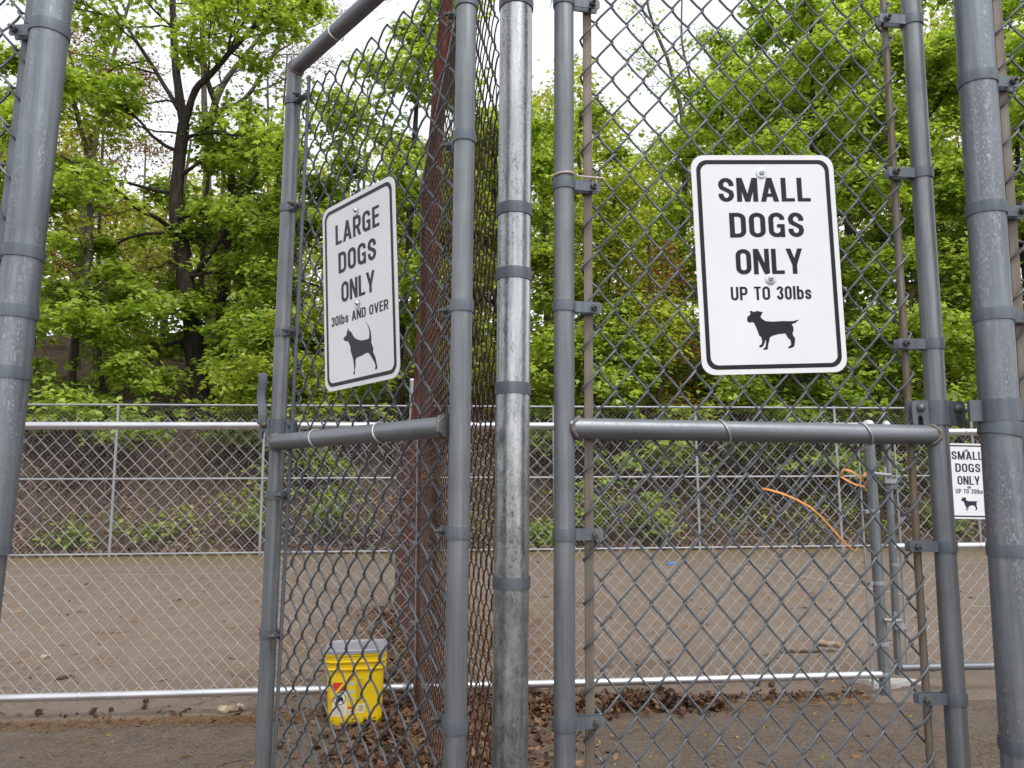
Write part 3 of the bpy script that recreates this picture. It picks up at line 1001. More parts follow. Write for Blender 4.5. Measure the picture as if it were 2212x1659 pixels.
def glyph(ch):
    h = TS / 2
    w = .52
    r = (w - TS) / 2
    o_path = arc_pts(w / 2, 1 - h - r, r, r, 0, 180) + arc_pts(w / 2, h + r, r, r, 180, 360)
    if ch in 'O0':
        if ch == '0':
            w = .47
            r = (w - TS) / 2
            o_path = arc_pts(w / 2, 1 - h - r, r, r, 0, 180) + arc_pts(w / 2, h + r, r, r, 180, 360)
        return w, stroke(o_path, closed=True)
    if ch == 'D':
        p = [(h, h)] + arc_pts(w - h - r, h + r, r, r, 270, 360) + arc_pts(w - h - r, 1 - h - r, r, r, 0, 90) + [(h, 1 - h)]
        return w, stroke(p, closed=True)
    if ch == 'G':
        p = [(w - h, .70)] + arc_pts(w / 2, 1 - h - r, r, r, 0, 180) + arc_pts(w / 2, h + r, r, r, 180, 340)
        return w + .01, stroke(p) + vert(w - h + .004, 0.0, .52, TS * .9) + horz(w * .52, w - .004, .46)
    if ch in 'Ss':
        H = 1.0 if ch == 'S' else .74
        w = .50 if ch == 'S' else .43
        r = (w - TS) / 2
        ry = (H - TS) / 4
        p = [(w - h, H - h - ry * 1.25)] + arc_pts(w / 2, H - h - ry, r, ry, 0, 180) + [(h + .03, H - h - 1.55 * ry), (w / 2, H / 2), (w - h - .03, h + 1.55 * ry)] + arc_pts(w / 2, h + ry, r, ry, 0, -180) + [(h, h + ry * 1.25)]
        return w, stroke(p)
    if ch == 'M':
        w = .68
        return w, vert(h) + vert(w - h) + diag(h + .02, 1, w / 2, 0, TS * 1.0) + diag(w - h - .02, 1, w / 2, 0, TS * 1.0)
    if ch == 'A':
        w = .58
        return w, diag(w / 2, 1, h, 0) + diag(w / 2, 1, w - h, 0) + horz(w * .22, w * .78, .27)
    if ch == 'N':
        w = .54
        return w, vert(h) + vert(w - h) + diag(h + .01, 1, w - h - .01, 0, TS * 1.05)
    if ch == 'Y':
        w = .56
        return w, vert(w / 2, 0, .46) + diag(h, 1, w / 2, .36) + diag(w - h, 1, w / 2, .36)
    if ch == 'V':
        w = .56
        return w, diag(h, 1, w / 2, 0) + diag(w - h, 1, w / 2, 0)
    if ch == 'W':
        w = .80
        return w, diag(h, 1, w * .3, 0) + diag(w / 2, 1, w * .3, 0) + diag(w / 2, 1, w * .7, 0) + diag(w - h, 1, w * .7, 0)
    if ch == 'L':
        w = .43
        return w, vert(h) + horz(h, w, TS * .44)
    if ch == 'E':
        w = .44
        return w, vert(h) + horz(h, w, TS * .44) + horz(h, w, 1 - TS * .44) + horz(h, w * .93, .52)
    if ch == 'I':
        return TS, vert(h)
    if ch == 'T':
        w = .46
        return w, vert(w / 2) + horz(0, w, 1 - TS * .44)
    if ch == 'U':
        p = [(h, 1.0)] + arc_pts(w / 2, h + r, r, r, 180, 360) + [(w - h, 1.0)]
        return w, stroke(p)
    if ch in 'PR':
        q = .145
        p = [(h, .46)] + arc_pts(w - h - q, .46 + .145, q, .145, 270, 360) + arc_pts(w - h - q, 1 - h - .145, q, .145, 0, 90) + [(h, 1 - h)]
        g = vert(h) + stroke(p)
        if ch == 'R':
            g += diag(w * .55, .46, w - h + .005, 0)
        return w, g
    if ch == '3':
        w = .46
        r = (w - TS) / 2
        p = [(h, .74)] + arc_pts(w / 2, .76, r, .76 - .76 + (1 - h - .76), 180, -60) + [(w * .5, .525)]
        p2 = [(w * .5, .525)] + arc_pts(w / 2, .30, r, .30 - h, 75, -180)
        return w, stroke(p) + stroke(p2)
    if ch == 'l':
        return TS, vert(h)
    if ch == 'b':
        w = .46
        r = (w - TS) / 2
        p = arc_pts(w / 2, .74 - h - r, r, r, 0, 180) + arc_pts(w / 2, h + r, r, r, 180, 360)
        return w, vert(h) + stroke(p, closed=True)
    return .26, []


def lettering(parent, text, uc, v0, v1, W, H, u_w, frame, mat, name='lettering', depth=0.0004, gap=.10):
    """one printed line: cap height spans v0..v1 (fractions from the top), width u_w as a fraction of the sign"""
    o, U, Vv, Nn = frame
    cap = (v1 - v0) * H
    x, items = 0.0, []
    for ch in text:
        w, g = glyph(ch)
        items.append((x, g))
        x += w + gap
    tot = x - gap
    sx = 1.04 * u_w * W / tot
    mb = MB()
    k = 0
    for gx, polys in items:
        for poly in polys:
            k += 1
            z = depth + 0.00003 * (k % 7)
            P = [o + U * ((uc - .5) * W + (gx + a - tot / 2) * sx) + Vv * (H * (.5 - v1) + b * cap) - Nn * z for a, b in poly]
            mb.add(P, [tuple(range(len(P)))])
    return mb.build(name, mat, parent, smooth=False)


DOG_S = [(0.346,0.718),(0.362,0.717),(0.376,0.722),(0.4,0.717),(0.438,0.724),(0.429,0.733),(0.42,0.744),(0.43,0.754),(0.453,0.764),(0.501,0.767),(0.568,0.765),(0.611,0.766),(0.644,0.766),(0.681,0.76),(0.683,0.762),(0.658,0.774),(0.631,0.781),(0.642,0.792),(0.643,0.808),(0.634,0.82),(0.638,0.833),(0.649,0.842),(0.647,0.858),(0.641,0.88),(0.628,0.884),(0.608,0.889),(0.597,0.887),(0.604,0.879),(0.619,0.875),(0.619,0.861),(0.615,0.85),(0.6,0.842),(0.588,0.826),(0.583,0.821),(0.533,0.824),(0.494,0.831),(0.475,0.838),(0.47,0.852),(0.462,0.868),(0.455,0.892),(0.427,0.892),(0.424,0.888),(0.442,0.88),(0.447,0.861),(0.446,0.844),(0.439,0.858),(0.432,0.87),(0.421,0.88),(0.404,0.882),(0.398,0.879),(0.401,0.873),(0.417,0.867),(0.421,0.852),(0.416,0.836),(0.402,0.827),(0.396,0.811),(0.384,0.789),(0.372,0.77),(0.358,0.767),(0.343,0.77),(0.329,0.765),(0.326,0.754),(0.331,0.742),(0.346,0.736),(0.353,0.729)]
DOG_L = [(0.345,0.688),(0.36,0.704),(0.397,0.719),(0.418,0.739),(0.45,0.757),(0.509,0.772),(0.554,0.776),(0.608,0.777),(0.63,0.774),(0.637,0.748),(0.626,0.719),(0.592,0.687),(0.599,0.69),(0.635,0.717),(0.655,0.746),(0.66,0.778),(0.659,0.801),(0.682,0.828),(0.678,0.851),(0.708,0.878),(0.716,0.902),(0.727,0.923),(0.726,0.936),(0.699,0.937),(0.696,0.932),(0.707,0.925),(0.698,0.907),(0.681,0.892),(0.647,0.864),(0.616,0.845),(0.586,0.845),(0.513,0.853),(0.463,0.855),(0.444,0.863),(0.443,0.891),(0.432,0.917),(0.433,0.934),(0.41,0.938),(0.407,0.932),(0.422,0.923),(0.42,0.888),(0.411,0.86),(0.399,0.841),(0.38,0.815),(0.377,0.793),(0.363,0.774),(0.342,0.758),(0.313,0.755),(0.289,0.748),(0.28,0.739),(0.29,0.732),(0.32,0.727),(0.331,0.711),(0.341,0.698)]


def round_rect(w, h, r, n=8):
    p = []
    for cx, cy, a in ((w / 2 - r, h / 2 - r, 0), (-w / 2 + r, h / 2 - r, 90), (-w / 2 + r, -h / 2 + r, 180), (w / 2 - r, -h / 2 + r, 270)):
        p += arc_pts(cx, cy, r, r, a, a + 90, n)
    return p


def dog_sign(label, pos, eul, W, H, lines, dog, bolts, ink='ink', corner=.078):
    t = thing('dog_sign', label, 'sign', pos)
    from mathutils import Euler
    R = Euler([math.radians(e) for e in eul], 'XYZ').to_matrix()
    U, Nn, Vv = (arr(R @ Vector(a)) for a in ((1, 0, 0), (0, 1, 0), (0, 0, 1)))
    o = arr(pos)
    MB().prism(round_rect(W, H, corner * W * 1.15), o, U, Vv, Nn, .002).build('panel', 'sign', t, angle=30)
    # printed border: a flat ring just proud of the face
    a = round_rect(W * (1 - .068), H - W * .068, corner * W * .95)
    b = round_rect(W * (1 - .126), H - W * .126, corner * W * .70)
    n = len(a)
    V = [o + U * x + Vv * y - Nn * .0004 for x, y in a] + [o + U * x + Vv * y - Nn * .0004 for x, y in b]
    MB().add(V, [(i, (i + 1) % n, n + (i + 1) % n, n + i) for i in range(n)]).build('border', ink, t, smooth=False)
    fr_ = (o, U, Vv, Nn)
    for text, uc, v0, v1, uw, gap in lines:
        lettering(t, text, uc, v0, v1, W, H, uw, fr_, ink, gap=gap)
    MB().add([o + U * (u - .5) * W + Vv * (.5 - v) * H - Nn * .0004 for u, v in dog], [tuple(range(len(dog)))]).build('dog_silhouette', ink, t, smooth=False)
    for u, v in bolts:
        c = o + U * (u - .5) * W + Vv * (.5 - v) * H
        w = MB()
        w.tube([c - Nn * .0002, c - Nn * .0016, c - Nn * .0022], [.0118, .0118, .0095], 24)
        wo_ = w.build('washer', 'zinc', t, angle=30)
        s = MB()
        s.tube([c - Nn * .0015, c - Nn * .0042, c - Nn * .0062, c - Nn * .0068], [.0058, .0058, .0042, .0012], 16)
        s.tube([c + Nn * .0015, c + Nn * .028], .0028, 8)
        s.tube([c + Nn * .018, c + Nn * .022], .0062, 6)
        so = s.build('bolt', 'zinc', wo_)
        x = MB()
        for k in (0, 1):
            d1 = U if k else Vv
            d2 = Vv if k else U
            x.box(c - Nn * (.0066 + .0002 * k), d1 * .0032, d2 * .0006, Nn * .0003)
        x.build('bolt_slot', 'ink', wo_)
    return t


SL = [('SMALL', .502, .106, .217, .62, .09), ('DOGS', .503, .268, .382, .498, .10), ('ONLY', .505, .435, .551, .447, .075), ('UP TO 30lbs', .504, .607, .668, .536, .10)]
LL = [('LARGE', .498, .117, .225, .583, .10), ('DOGS', .49, .274, .386, .50, .10), ('ONLY', .493, .438, .546, .44, .075), ('30lbs AND OVER', .498, .608, .659, .745, .09)]
k = 1.068
dog_sign('large white sign reading small dogs only, up to 30lbs, on the closed gate', (.5174 * k, 1.4995 * k, 1.19 + .4413 * k), (2.31, -1.67, 4.5), .298 * k, .447 * k, SL, DOG_S, [(.489, .084), (.506, .574)])
k = 1.057
dog_sign('white sign reading large dogs only, 30lbs and over, on the open gate', (-.3487 * k, 1.7047 * k, 1.19 + .4488 * k), (1.98, -1.33, -45.69), .298 * k, .447 * k, LL, DOG_L, [(.493, .09), (.487, .58)])
s3 = (arr(at(2092, 959, 4.60)) + arr(at(2092, 1120, 4.60))) / 2
dog_sign('small distant white sign reading small dogs only, partly hidden behind the right pole', tuple(s3), (0, 1.4, 3), .296, .444, SL, DOG_S, [(.489, .084), (.506, .574)], ink='navy')

# ------------------------------------------------------------------ yellow bucket
bc = arr(gnd(757, 1568)) + np.array([0.0, .12, 0])
bucket = thing('bucket', 'yellow plastic litter bucket with grey lid standing by the fence behind the open gate', 'bucket', bc)
BYAW = math.radians(9)
bu, bv = np.array([math.cos(BYAW), math.sin(BYAW), 0]), np.array([-math.sin(BYAW), math.cos(BYAW), 0])
UP = np.array([0, 0, 1.])


def rr_ring(w, d, r, z, n=7):
    p = []
    for cx, cy, a in ((w / 2 - r, d / 2 - r, 0), (-w / 2 + r, d / 2 - r, 90), (-w / 2 + r, -d / 2 + r, 180), (w / 2 - r, -d / 2 + r, 270)):
        p += arc_pts(cx, cy, r, r, a, a + 90, n)
    return [bc + bu * x + bv * y + UP * z for x, y in p]


def loft(rings, cap0=True, cap1=True):
    mb = MB()
    n = len(rings[0])
    V = [v for r in rings for v in r]
    F = [(i * n + j, i * n + (j + 1) % n, (i + 1) * n + (j + 1) % n, (i + 1) * n + j) for i in range(len(rings) - 1) for j in range(n)]
    if cap0:
        F.append(tuple(range(n - 1, -1, -1)))
    if cap1:
        F.append(tuple((len(rings) - 1) * n + j for j in range(n)))
    return mb.add(V, F)


def bw(z):
    return .268 + .024 * z / .36


BD = 0.86
prof = [(0, 0.0, -.012), (0, .004, 0), (0, .02, 0), (0, .268, 0), (0, .270, .016), (0, .276, .020), (0, .279, .004), (0, .304, .004), (0, .306, .018), (0, .312, .022), (0, .315, .008), (0, .338, .010), (0, .340, .018), (0, .352, .020)]
loft([rr_ring(bw(z) + e, (bw(z)) * BD + e, .045 + e / 2, z) for _, z, e in prof]).build('body', 'yellow', bucket, angle=28)
# two dark drainage notches moulded in the foot
for dx in (-.055,):
    MB().prism([(-.030, 0), (-.022, .010), (.016, .010), (.024, 0)], bc + bu * dx - bv * (.266 * BD / 2 - .001) + UP * .0005, bu, UP, -bv, .0015).build('foot_notch', 'ink', bucket, smooth=False)
lidr = [(.350, .020), (.351, .024), (.366, .024), (.371, .018), (.372, .008), (.365, -.004), (.364, -.016)]
lid = loft([rr_ring(bw(.35) + e, bw(.35) * BD + e, .05 + e / 2, z) for z, e in lidr]).build('lid', 'lid', bucket, angle=28)
# hinge rib across the lid and the raised flap on its right
c = bc + UP * .366 + bu * .045
MB().box(c, (bu * .007), (bv * .108), UP * .006).build('hinge_rib', 'lid', lid, angle=20)
MB().box(bc + UP * .340 + bu * .090 - bv * (.262 * BD / 2 + .0115), bu * .048, bv * .004, UP * .014).build('lid_tab', 'lid', lid, angle=20)
# handle hanging down the front, pivoting on the left and right lugs
hp = []
for i in range(15):
    a = math.pi * i / 14
    x, y = .142 * math.cos(a), .142 * math.sin(a)
    hp.append(bc + bu * x * .99 + UP * (.288 - y * .72 - 0.05 * math.cos(a) * 0) - bv * (.03 + y * .75))
fy = -bv * (bw(.2) * BD / 2)
hpts = [bc + fy + bu * .004 - bv * .010 + UP * .270, bc + fy - bu * .030 - bv * .013 + UP * .236, bc + fy - bu * .075 - bv * .012 + UP * .185, bc + fy - bu * .120 - bv * .004 + UP * .135, bc + fy * .6 - bu * .134 + UP * .135, bc + fy * .1 - bu * .137 + UP * .20, bc - bu * .138 + UP * .285]
hb = MB()
V = []
for p in hpts:
    for a, b in ((-1, -1), (1, -1), (1, 1), (-1, 1)):
        V.append(p + UP * a * .0085 + bv * b * .0022 + bu * b * .001)
hb.add(V, [(4 * i + j, 4 * i + (j + 1) % 4, 4 * i + 4 + (j + 1) % 4, 4 * i + 4 + j) for i in range(len(hpts) - 1) for j in range(4)] + [(0, 1, 2, 3), tuple(4 * len(hpts) - 1 - j for j in range(4))])
hb.build('handle', 'yellow', bucket, angle=50)
front = lambda x, z, e=.0006: bc + bu * x - bv * (bw(z) * BD / 2 + e) + UP * z


def panel(x0, x1, z0, z1, mat, name, e=.0006, parent=None):
    V = [front(x0, z0, e), front(x1, z0, e), front(x1, z1, e), front(x0, z1, e)]
    return MB().add(V, [(0, 1, 2, 3)]).build(name, mat, parent or bucket, smooth=False)


wl0 = panel(-.110, -.040, .048, .212, 'label', 'warning_label')
panel(-.110, -.040, .170, .212, 'red', 'warning_header', .0010, wl0)
fr_ = (front(-.075, .13, .0012), bu, UP, bv)
lettering(wl0, 'WARNING', .5, .035, .115, .07, .164, .86, fr_, 'sign', depth=.0004)
lettering(wl0, 'AVISO', .5, .145, .225, .07, .164, .62, fr_, 'sign', depth=.0004)
ringp = [front(-.075, .134, .0011) + bu * .030 * math.cos(a) + UP * .030 * math.sin(a) for a in np.linspace(0, 2 * math.pi, 33)]
MB().tube(ringp, .0018, 5).build('warning_ring', 'ink', wl0)
MB().tube([front(-.096, .155, .0012), front(-.054, .113, .0012)], .0018, 5).build('warning_bar', 'ink', wl0)
pic = [(-.014, -.004), (-.010, .008), (-.002, .012), (.004, .006), (.010, .003), (.013, -.008), (.008, -.012), (.004, -.004), (-.002, -.014), (-.006, -.013), (-.006, -.002)]
MB().add([front(-.075 + a * 1.5, .134 + b * 1.5, .0010) for a, b in pic], [tuple(range(len(pic)))]).build('warning_pictogram', 'ink', wl0, smooth=False)
for i in range(9):
    panel(-.104, -.046 - .004 * (i % 3), .054 + i * .0048, .0555 + i * .0048, 'grey_print', 'fine_print', .0011, wl0)
q = panel(-.034, .002, .058, .088, 'label', 'lower_label')
panel(-.034, .002, .081, .092, 'red', 'lower_header', .0010, q)
for i in range(4):
    panel(-.031, -.003, .062 + i * .0045, .0635 + i * .0045, 'grey_print', 'fine_print', .0011, q)
q = panel(.014, .047, .060, .103, 'label', 'barcode_label')
for i in range(9):
    panel(.018, .043, .068 + i * .0035, .0698 + i * .0035 + .0007 * (i % 2), 'grey_print', 'bar', .0010, q)
for zc in (.205, .165, .128):
    MB().add([front(-.017 + .013 * math.cos(a), zc + .011 * math.sin(a)) for a in np.linspace(0, 2 * math.pi, 14, endpoint=False)], [tuple(range(14))]).build('instruction_picture', 'pale_blue', bucket, smooth=False)
for i in range(22):
    panel(.006, .044 - .006 * ((i * 7) % 3), .112 + i * .0052, .1138 + i * .0052, 'olive_print', 'fine_print')
panel(-.030, -.004, .224, .2275, 'olive_print', 'fine_print')
side = lambda y, z: bc + bu * (bw(z) / 2 + .0008) + bv * y + UP * z
MB().add([side(-.055, .06), side(.03, .075), side(.035, .17), side(-.05, .16)], [(0, 1, 2, 3)]).build('side_sticker', 'grey_print', bucket, smooth=False)
MB().add([side(-.05, .20), side(-.01, .24), side(-.005, .23), side(-.045, .185)], [(0, 1, 2, 3)]).build('side_print', 'ink', bucket, smooth=False)

# ------------------------------------------------------------------ small things on the fences and the ground
def ribbon(name, label, cat, pts, w, n, mat, closed=False):
    t = MB()
    V = []
    for i, p in enumerate(pts):
        p = arr(p)
        s = arr(n[i] if isinstance(n, list) else n)
        V += [p - s * w / 2, p + s * w / 2]
    m = len(pts)
    F = [(2 * i, 2 * i + 2, 2 * i + 3, 2 * i + 1) for i in range(m - 1)]
    t.add(V, F)
    o = t.build(name, mat)
    sm = o.modifiers.new('thickness', 'SOLIDIFY')
    sm.thickness = .0006
    return tag(o, label, cat)


GY = 1.612
rp_ = [(1645, 1055, 0), (1662, 1058, .006), (1690, 1066, .010), (1720, 1079, .012), (1750, 1095, .012), (1775, 1117, .012), (1800, 1145, .012), (1822, 1170, .010), (1846, 1192, .002)]
ribbon('tape_strip', 'long orange tape strip trailing diagonally across the closed gate', 'tape', [at(x, y, GY - d) for x, y, d in rp_], .0056, [(.2, .5 - .08 * i, .8) for i in range(9)], 'orange')
rp_ = [(1872, 1052, 0), (1876, 1035, .01), (1870, 1022, .012), (1862, 1030, .01), (1869, 1045, .004), (1852, 1028, .014), (1838, 1017, .016), (1822, 1014, .012), (1814, 1028, .010), (1828, 1036, .012), (1846, 1046, .012), (1866, 1050, .004), (1874, 1062, .006)]
ribbon('tape_bow', 'small orange tape bow knotted on the closed gate near its right bar', 'tape', [at(x, y, GY + .01 - d) for x, y, d in rp_], .006, [(.1, .6, .8) for i in range(13)], 'orange')
# zip tie above the second band of the closed gate
zt = float(at(1219, 384, 1.56).z)
P = rl(zt)
pts = [P + (un * math.cos(a) - nn * math.sin(a)) * (RG + .0035) + UP * .004 * math.cos(a * .5) for a in np.linspace(.35, 2 * math.pi - .35, 22)]
tail0 = [P + un * .085 - nn * .006 + UP * -.001, P + un * .055 - nn * .007, P + un * .032 - nn * .008 + UP * .001]
ztie = MB().tube(tail0 + pts, .0021, 6).build('zip_tie', 'zip')
tag(ztie, 'pinkish nylon zip tie pulled round the post of the closed gate', 'zip tie')

fo = arr(gnd(1915, 1478))
ft = MB()
ang = np.linspace(0, 2 * math.pi, 14, endpoint=False)
rr0 = [.17 + .06 * math.sin(3 * a + 1) for a in ang]
V = [fo + np.array([r * math.cos(a) * 1.0, r * math.sin(a) * .55, .0]) for a, r in zip(ang, rr0)] + [fo + np.array([r * .92 * math.cos(a), r * .5 * math.sin(a), .022]) for a, r in zip(ang, rr0)]
ft.add(V, [(i, (i + 1) % 14, 14 + (i + 1) % 14, 14 + i) for i in range(14)] + [tuple(range(14, 28))])
tag(ft.build('concrete_footing', 'concrete', smooth=False), 'pale broken concrete footing round the corner post of the low fence', 'footing')


def stick(label, a, b, r, mat='wood', seed=0, name='stick', cat='stick'):
    g = random.Random(seed)
    a, b = arr(a), arr(b)
    n = 9
    pts = [a + (b - a) * i / n + np.array([g.uniform(-1, 1), g.uniform(-1, 1), 0]) * r * 1.3 + UP * (r * 1.0) for i in range(n + 1)]
    rad = [r * (1.15 - .6 * i / n) * g.uniform(.85, 1.15) for i in range(n + 1)]
    return tag(MB().tube(pts, rad, 7).build(name, mat), label, cat)


stick('pale bark-stripped stick lying before the low fence beside the open gate post', gnd(480, 1541), gnd(522, 1533), .019, 'pale_wood', 1)
stick('long thin dark stick on the asphalt behind the closed gate', gnd(1682, 1411), gnd(1810, 1409), .012, 'cone', 2)
stick('short thick brown stick behind the closed gate near the corner post', gnd(1768, 1394), gnd(1818, 1400), .022, 'wood', 3)
stick('dark twig on the asphalt just beyond the bottom rail at far left', gnd(122, 1470), gnd(158, 1464), .012, 'cone', 4)
stick('broken pale wood chip beyond the low fence at far left', gnd(86, 1425), gnd(108, 1420), .014, 'pale_wood', 5)
stick('thin twig on the asphalt in front of the closed gate', gnd(1330, 1571), gnd(1440, 1590), .004, 'cone', 6)
stick('dark twig at the bottom edge beside the open gate post', gnd(470, 1657), gnd(520, 1645), .006, 'cone', 7)
tag(MB().box(arr(gnd(1450, 1220)) + UP * .02, (.06, 0, .01), (0, .05, 0), (0, 0, .012)).build('plastic_scrap', 'blue'), 'tiny blue plastic scrap far out on the asphalt', 'scrap')


def pine_cone(label, px, py, s, seed):
    g = random.Random(seed)
    p = arr(gnd(px, py))
    t = thing('pine_cone', label, 'pine cone', p, 'pine cones on the asphalt')
    ax = unit(np.array([math.cos(g.uniform(0, 6)), math.sin(g.uniform(0, 6)), .25]))
    side_ = unit(np.cross(ax, UP))
    sd2 = np.cross(ax, side_)
    c = p + UP * s * .45
    MB().tube([c + ax * s * q for q in (-.9, -.4, .2, .9)], [s * .12, s * .3, s * .26, s * .05], 8).build('core', 'cone', t)
    mb = MB()
    for i in range(46):
        q = i / 45
        a = i * 2.4
        e = side_ * math.cos(a) + sd2 * math.sin(a)
        rad = s * (.62 * math.sin(math.pi * (q * .8 + .15)) + .06)
        b = c + ax * s * (q * 1.7 - .85)
        f = np.cross(ax, e)
        mb.add([b + e * rad * .3 - f * s * .06, b + e * rad * .3 + f * s * .06, b + e * rad + ax * s * .13 + f * s * .10, b + e * rad + ax * s * .13 - f * s * .10], [(0, 1, 2, 3)])
    o = mb.build('scales', 'cone', t, smooth=False)
    o['kind'] = 'stuff'


for i, (lab, px, py, s) in enumerate([
        ('dark pine cone in the needle drift at far left', 83, 1544, .040), ('pine cone lying in needles left of the two-cone pair', 240, 1537, .028),
        ('upper pine cone of the pair before the low fence', 315, 1518, .034), ('lower pine cone of the pair before the low fence', 312, 1532, .036),
        ('half buried pine cone beside the pale stick', 200, 1541, .038),
        ('leftmost pine cone under the low fence behind the closed gate', 1635, 1482, .045), ('second pine cone under the low fence behind the closed gate', 1667, 1484, .042),
        ('pine cone under the low fence nearest the corner post', 1762, 1476, .04), ('lone pine cone out on the asphalt behind the closed gate', 1445, 1433, .035)]):
    if i == 4:
        lab = 'pine cone in the needle drift between the far left cone and its neighbour'
    pine_cone(lab, px, py, s * .72, i)

# ------------------------------------------------------------------ leaves, needles, trees
MAPLE = np.array([(0, 0), (.34, -.04), (.24, .22), (.56, .42), (.25, .52), (0, 1.0), (-.25, .52), (-.56, .42), (-.24, .22), (-.34, -.04)], float)
LOBED = np.array([(0, 0), (.46, .16), (.24, .50), (0, 1.0), (-.24, .50), (-.46, .16)], float)
RHOMB = np.array([(0, 0), (.36, .45), (0, 1.0), (-.36, .45)], float)


def leaf_verts(C, N, D, S, shape, fold=.22):
    """C centres, N normals, D pointing directions, S sizes"""
    N = N / (np.linalg.norm(N, axis=1)[:, None] + 1e-9)
    D = D - N * np.sum(D * N, 1)[:, None]
    D = D / (np.linalg.norm(D, axis=1)[:, None] + 1e-9)
    B = np.cross(D, N)
    sx, sy = shape[:, 0][None, :, None], shape[:, 1][None, :, None]
    z = -np.abs(shape[:, 0])[None, :, None] * fold - (shape[:, 1] ** 2)[None, :, None] * fold * .6
    V = C[:, None, :] + S[:, None, None] * (B[:, None, :] * sx + D[:, None, :] * (sy - .3) + N[:, None, :] * z)
    return V.reshape(-1, 3)


def clump_leaves(rg, centres, radii, per, size, flat=.32, droop=.5):
    """leaves laid in drooping, overlapping sprays: flattened discs around each centre"""
    n = len(centres)
    k = np.maximum(4, (per * rg.uniform(.6, 1.4, n)).astype(int))
    idx = np.repeat(np.arange(n), k)
    m = len(idx)
    a = rg.uniform(0, 2 * math.pi, m)
    q = np.sqrt(rg.uniform(0, 1, m))
    R = radii[idx]
    tilt = rg.normal(0, .22, (n, 2))[idx]
    dx, dy = np.cos(a) * q, np.sin(a) * q
    off = np.stack([dx * R, dy * R, R * (rg.normal(0, flat * .42, m) - droop * .35 * q ** 2 + tilt[:, 0] * dx + tilt[:, 1] * dy)], 1)
    C = centres[idx] + off
    out = np.stack([dx, dy, np.zeros(m)], 1)
    N = np.stack([dx * .45, dy * .45, np.ones(m)], 1) + rg.normal(0, .38, (m, 3))
    D = out + rg.normal(0, .55, (m, 3)) + np.array([0, 0, -.35])
    S = size * (.45 + .95 * rg.beta(2.2, 2.2, m))
    return C, N, D, S


def limb_path(rg, p, d, L, n, grav, wob):
    pts = [np.array(p, float)]
    d = unit(np.array(d, float))
    for i in range(n):
        d = unit(d + rg.normal(0, wob, 3) + np.array([0, 0, grav]))
        pts.append(pts[-1] + d * L / n)
    return np.array(pts)


def tree(name, label, trunks, limbs, leaf, seed, leaf_size=.13, per=42, clump_r=.55, bark='bark_dark', group='trees on the wooded bank', shape=MAPLE, extra=None, sub=5, flat=.32, grav=.0, twig=1.0, clumps_per=3):
    """trunks: list of (points, r0, r1); limbs: list of (start, direction, length, r)"""
    rg = np.random.default_rng(seed)
    t = thing(name, label, 'tree', tuple(trunks[0][0][0]), group)
    mb = MB()
    for pts, r0, r1 in trunks:
        P = np.array([tuple(p) for p in pts], float)
        # resample and roughen the trunk
        s = np.linspace(0, len(P) - 1, 4 * (len(P) - 1) + 1)
        Q = np.stack([np.interp(s, np.arange(len(P)), P[:, i]) for i in range(3)], 1)
        ker = np.array([.25, .5, .25])
        for _ in range(2):
            Q[1:-1] = np.stack([np.convolve(Q[:, i], ker, 'same') for i in range(3)], 1)[1:-1]
        Q[1:-1] += rg.normal(0, r0 * .05, Q[1:-1].shape)
        f = np.linspace(0, 1, len(Q))
        R = (r0 * (1 - f) + r1 * f) * rg.uniform(.94, 1.06, len(Q))
        if Q[0, 2] < Q[-1, 2] and r0 > .04 and pts is trunks[0][0]:
            R[0] *= 1.45
            R[1] *= 1.12
        mb.tube(Q, R, 10)
    cents, rads, dens = [], [], []
    for st, d, L, r, *dn in limbs:
        dn = dn[0] if dn else 1.0
        P = limb_path(rg, st, d, L, 7, grav, .13)
        mb.tube(P, np.linspace(r, r * .25, len(P)), 6)
        for j in range(sub):
            f = rg.uniform(.22, 1.0)
            i = min(len(P) - 2, int(f * (len(P) - 1)))
            b = P[i] + (P[i + 1] - P[i]) * rg.uniform(0, 1)
            dd = unit(P[i + 1] - P[i]) + rg.normal(0, .6, 3) * np.array([1, 1, .45])
            l2 = L * rg.uniform(.22, .42) * twig
            S = limb_path(rg, b, dd, l2, 4, -.03, .2)
            mb.tube(S, np.linspace(r * .32, r * .10, len(S)), 5, caps=False)
            for q_ in range(3):                         # fine bare twigs beyond the leaves
                T_ = limb_path(rg, S[rg.integers(1, len(S))], unit(dd) + rg.normal(0, .7, 3), rg.uniform(.35, .95) * min(1.3, L * .45), 3, .03, .25)
                mb.tube(T_, np.linspace(.0085, .003, len(T_)), 3, caps=False)
            for c_ in range(clumps_per):
                i2 = rg.integers(1, len(S))
                cents.append(S[i2] + rg.normal(0, .12, 3))
                rads.append(clump_r * rg.uniform(.6, 1.3))
                dens.append(dn)
        cents.append(P[-1])
        rads.append(clump_r)
        dens.append(dn)
    if extra is not None:
        for c_, r_ in extra:
            cents.append(arr(c_))
            rads.append(r_)
            dens.append(1.0)
    mb.build('trunk', bark, t)
    C, N, D, S = clump_leaves(rg, np.array(cents), np.array(rads), per * np.array(dens), leaf_size, flat)
    o = np_mesh('crown', leaf_verts(C, N, D, S, shape), len(shape), leaf, t)
    return t


def base(px, Y):
    x = (px - 1106) / 1660 * Y
    return np.array([x, Y, float(hill_z(np.array(x), np.array(Y))) - .15])


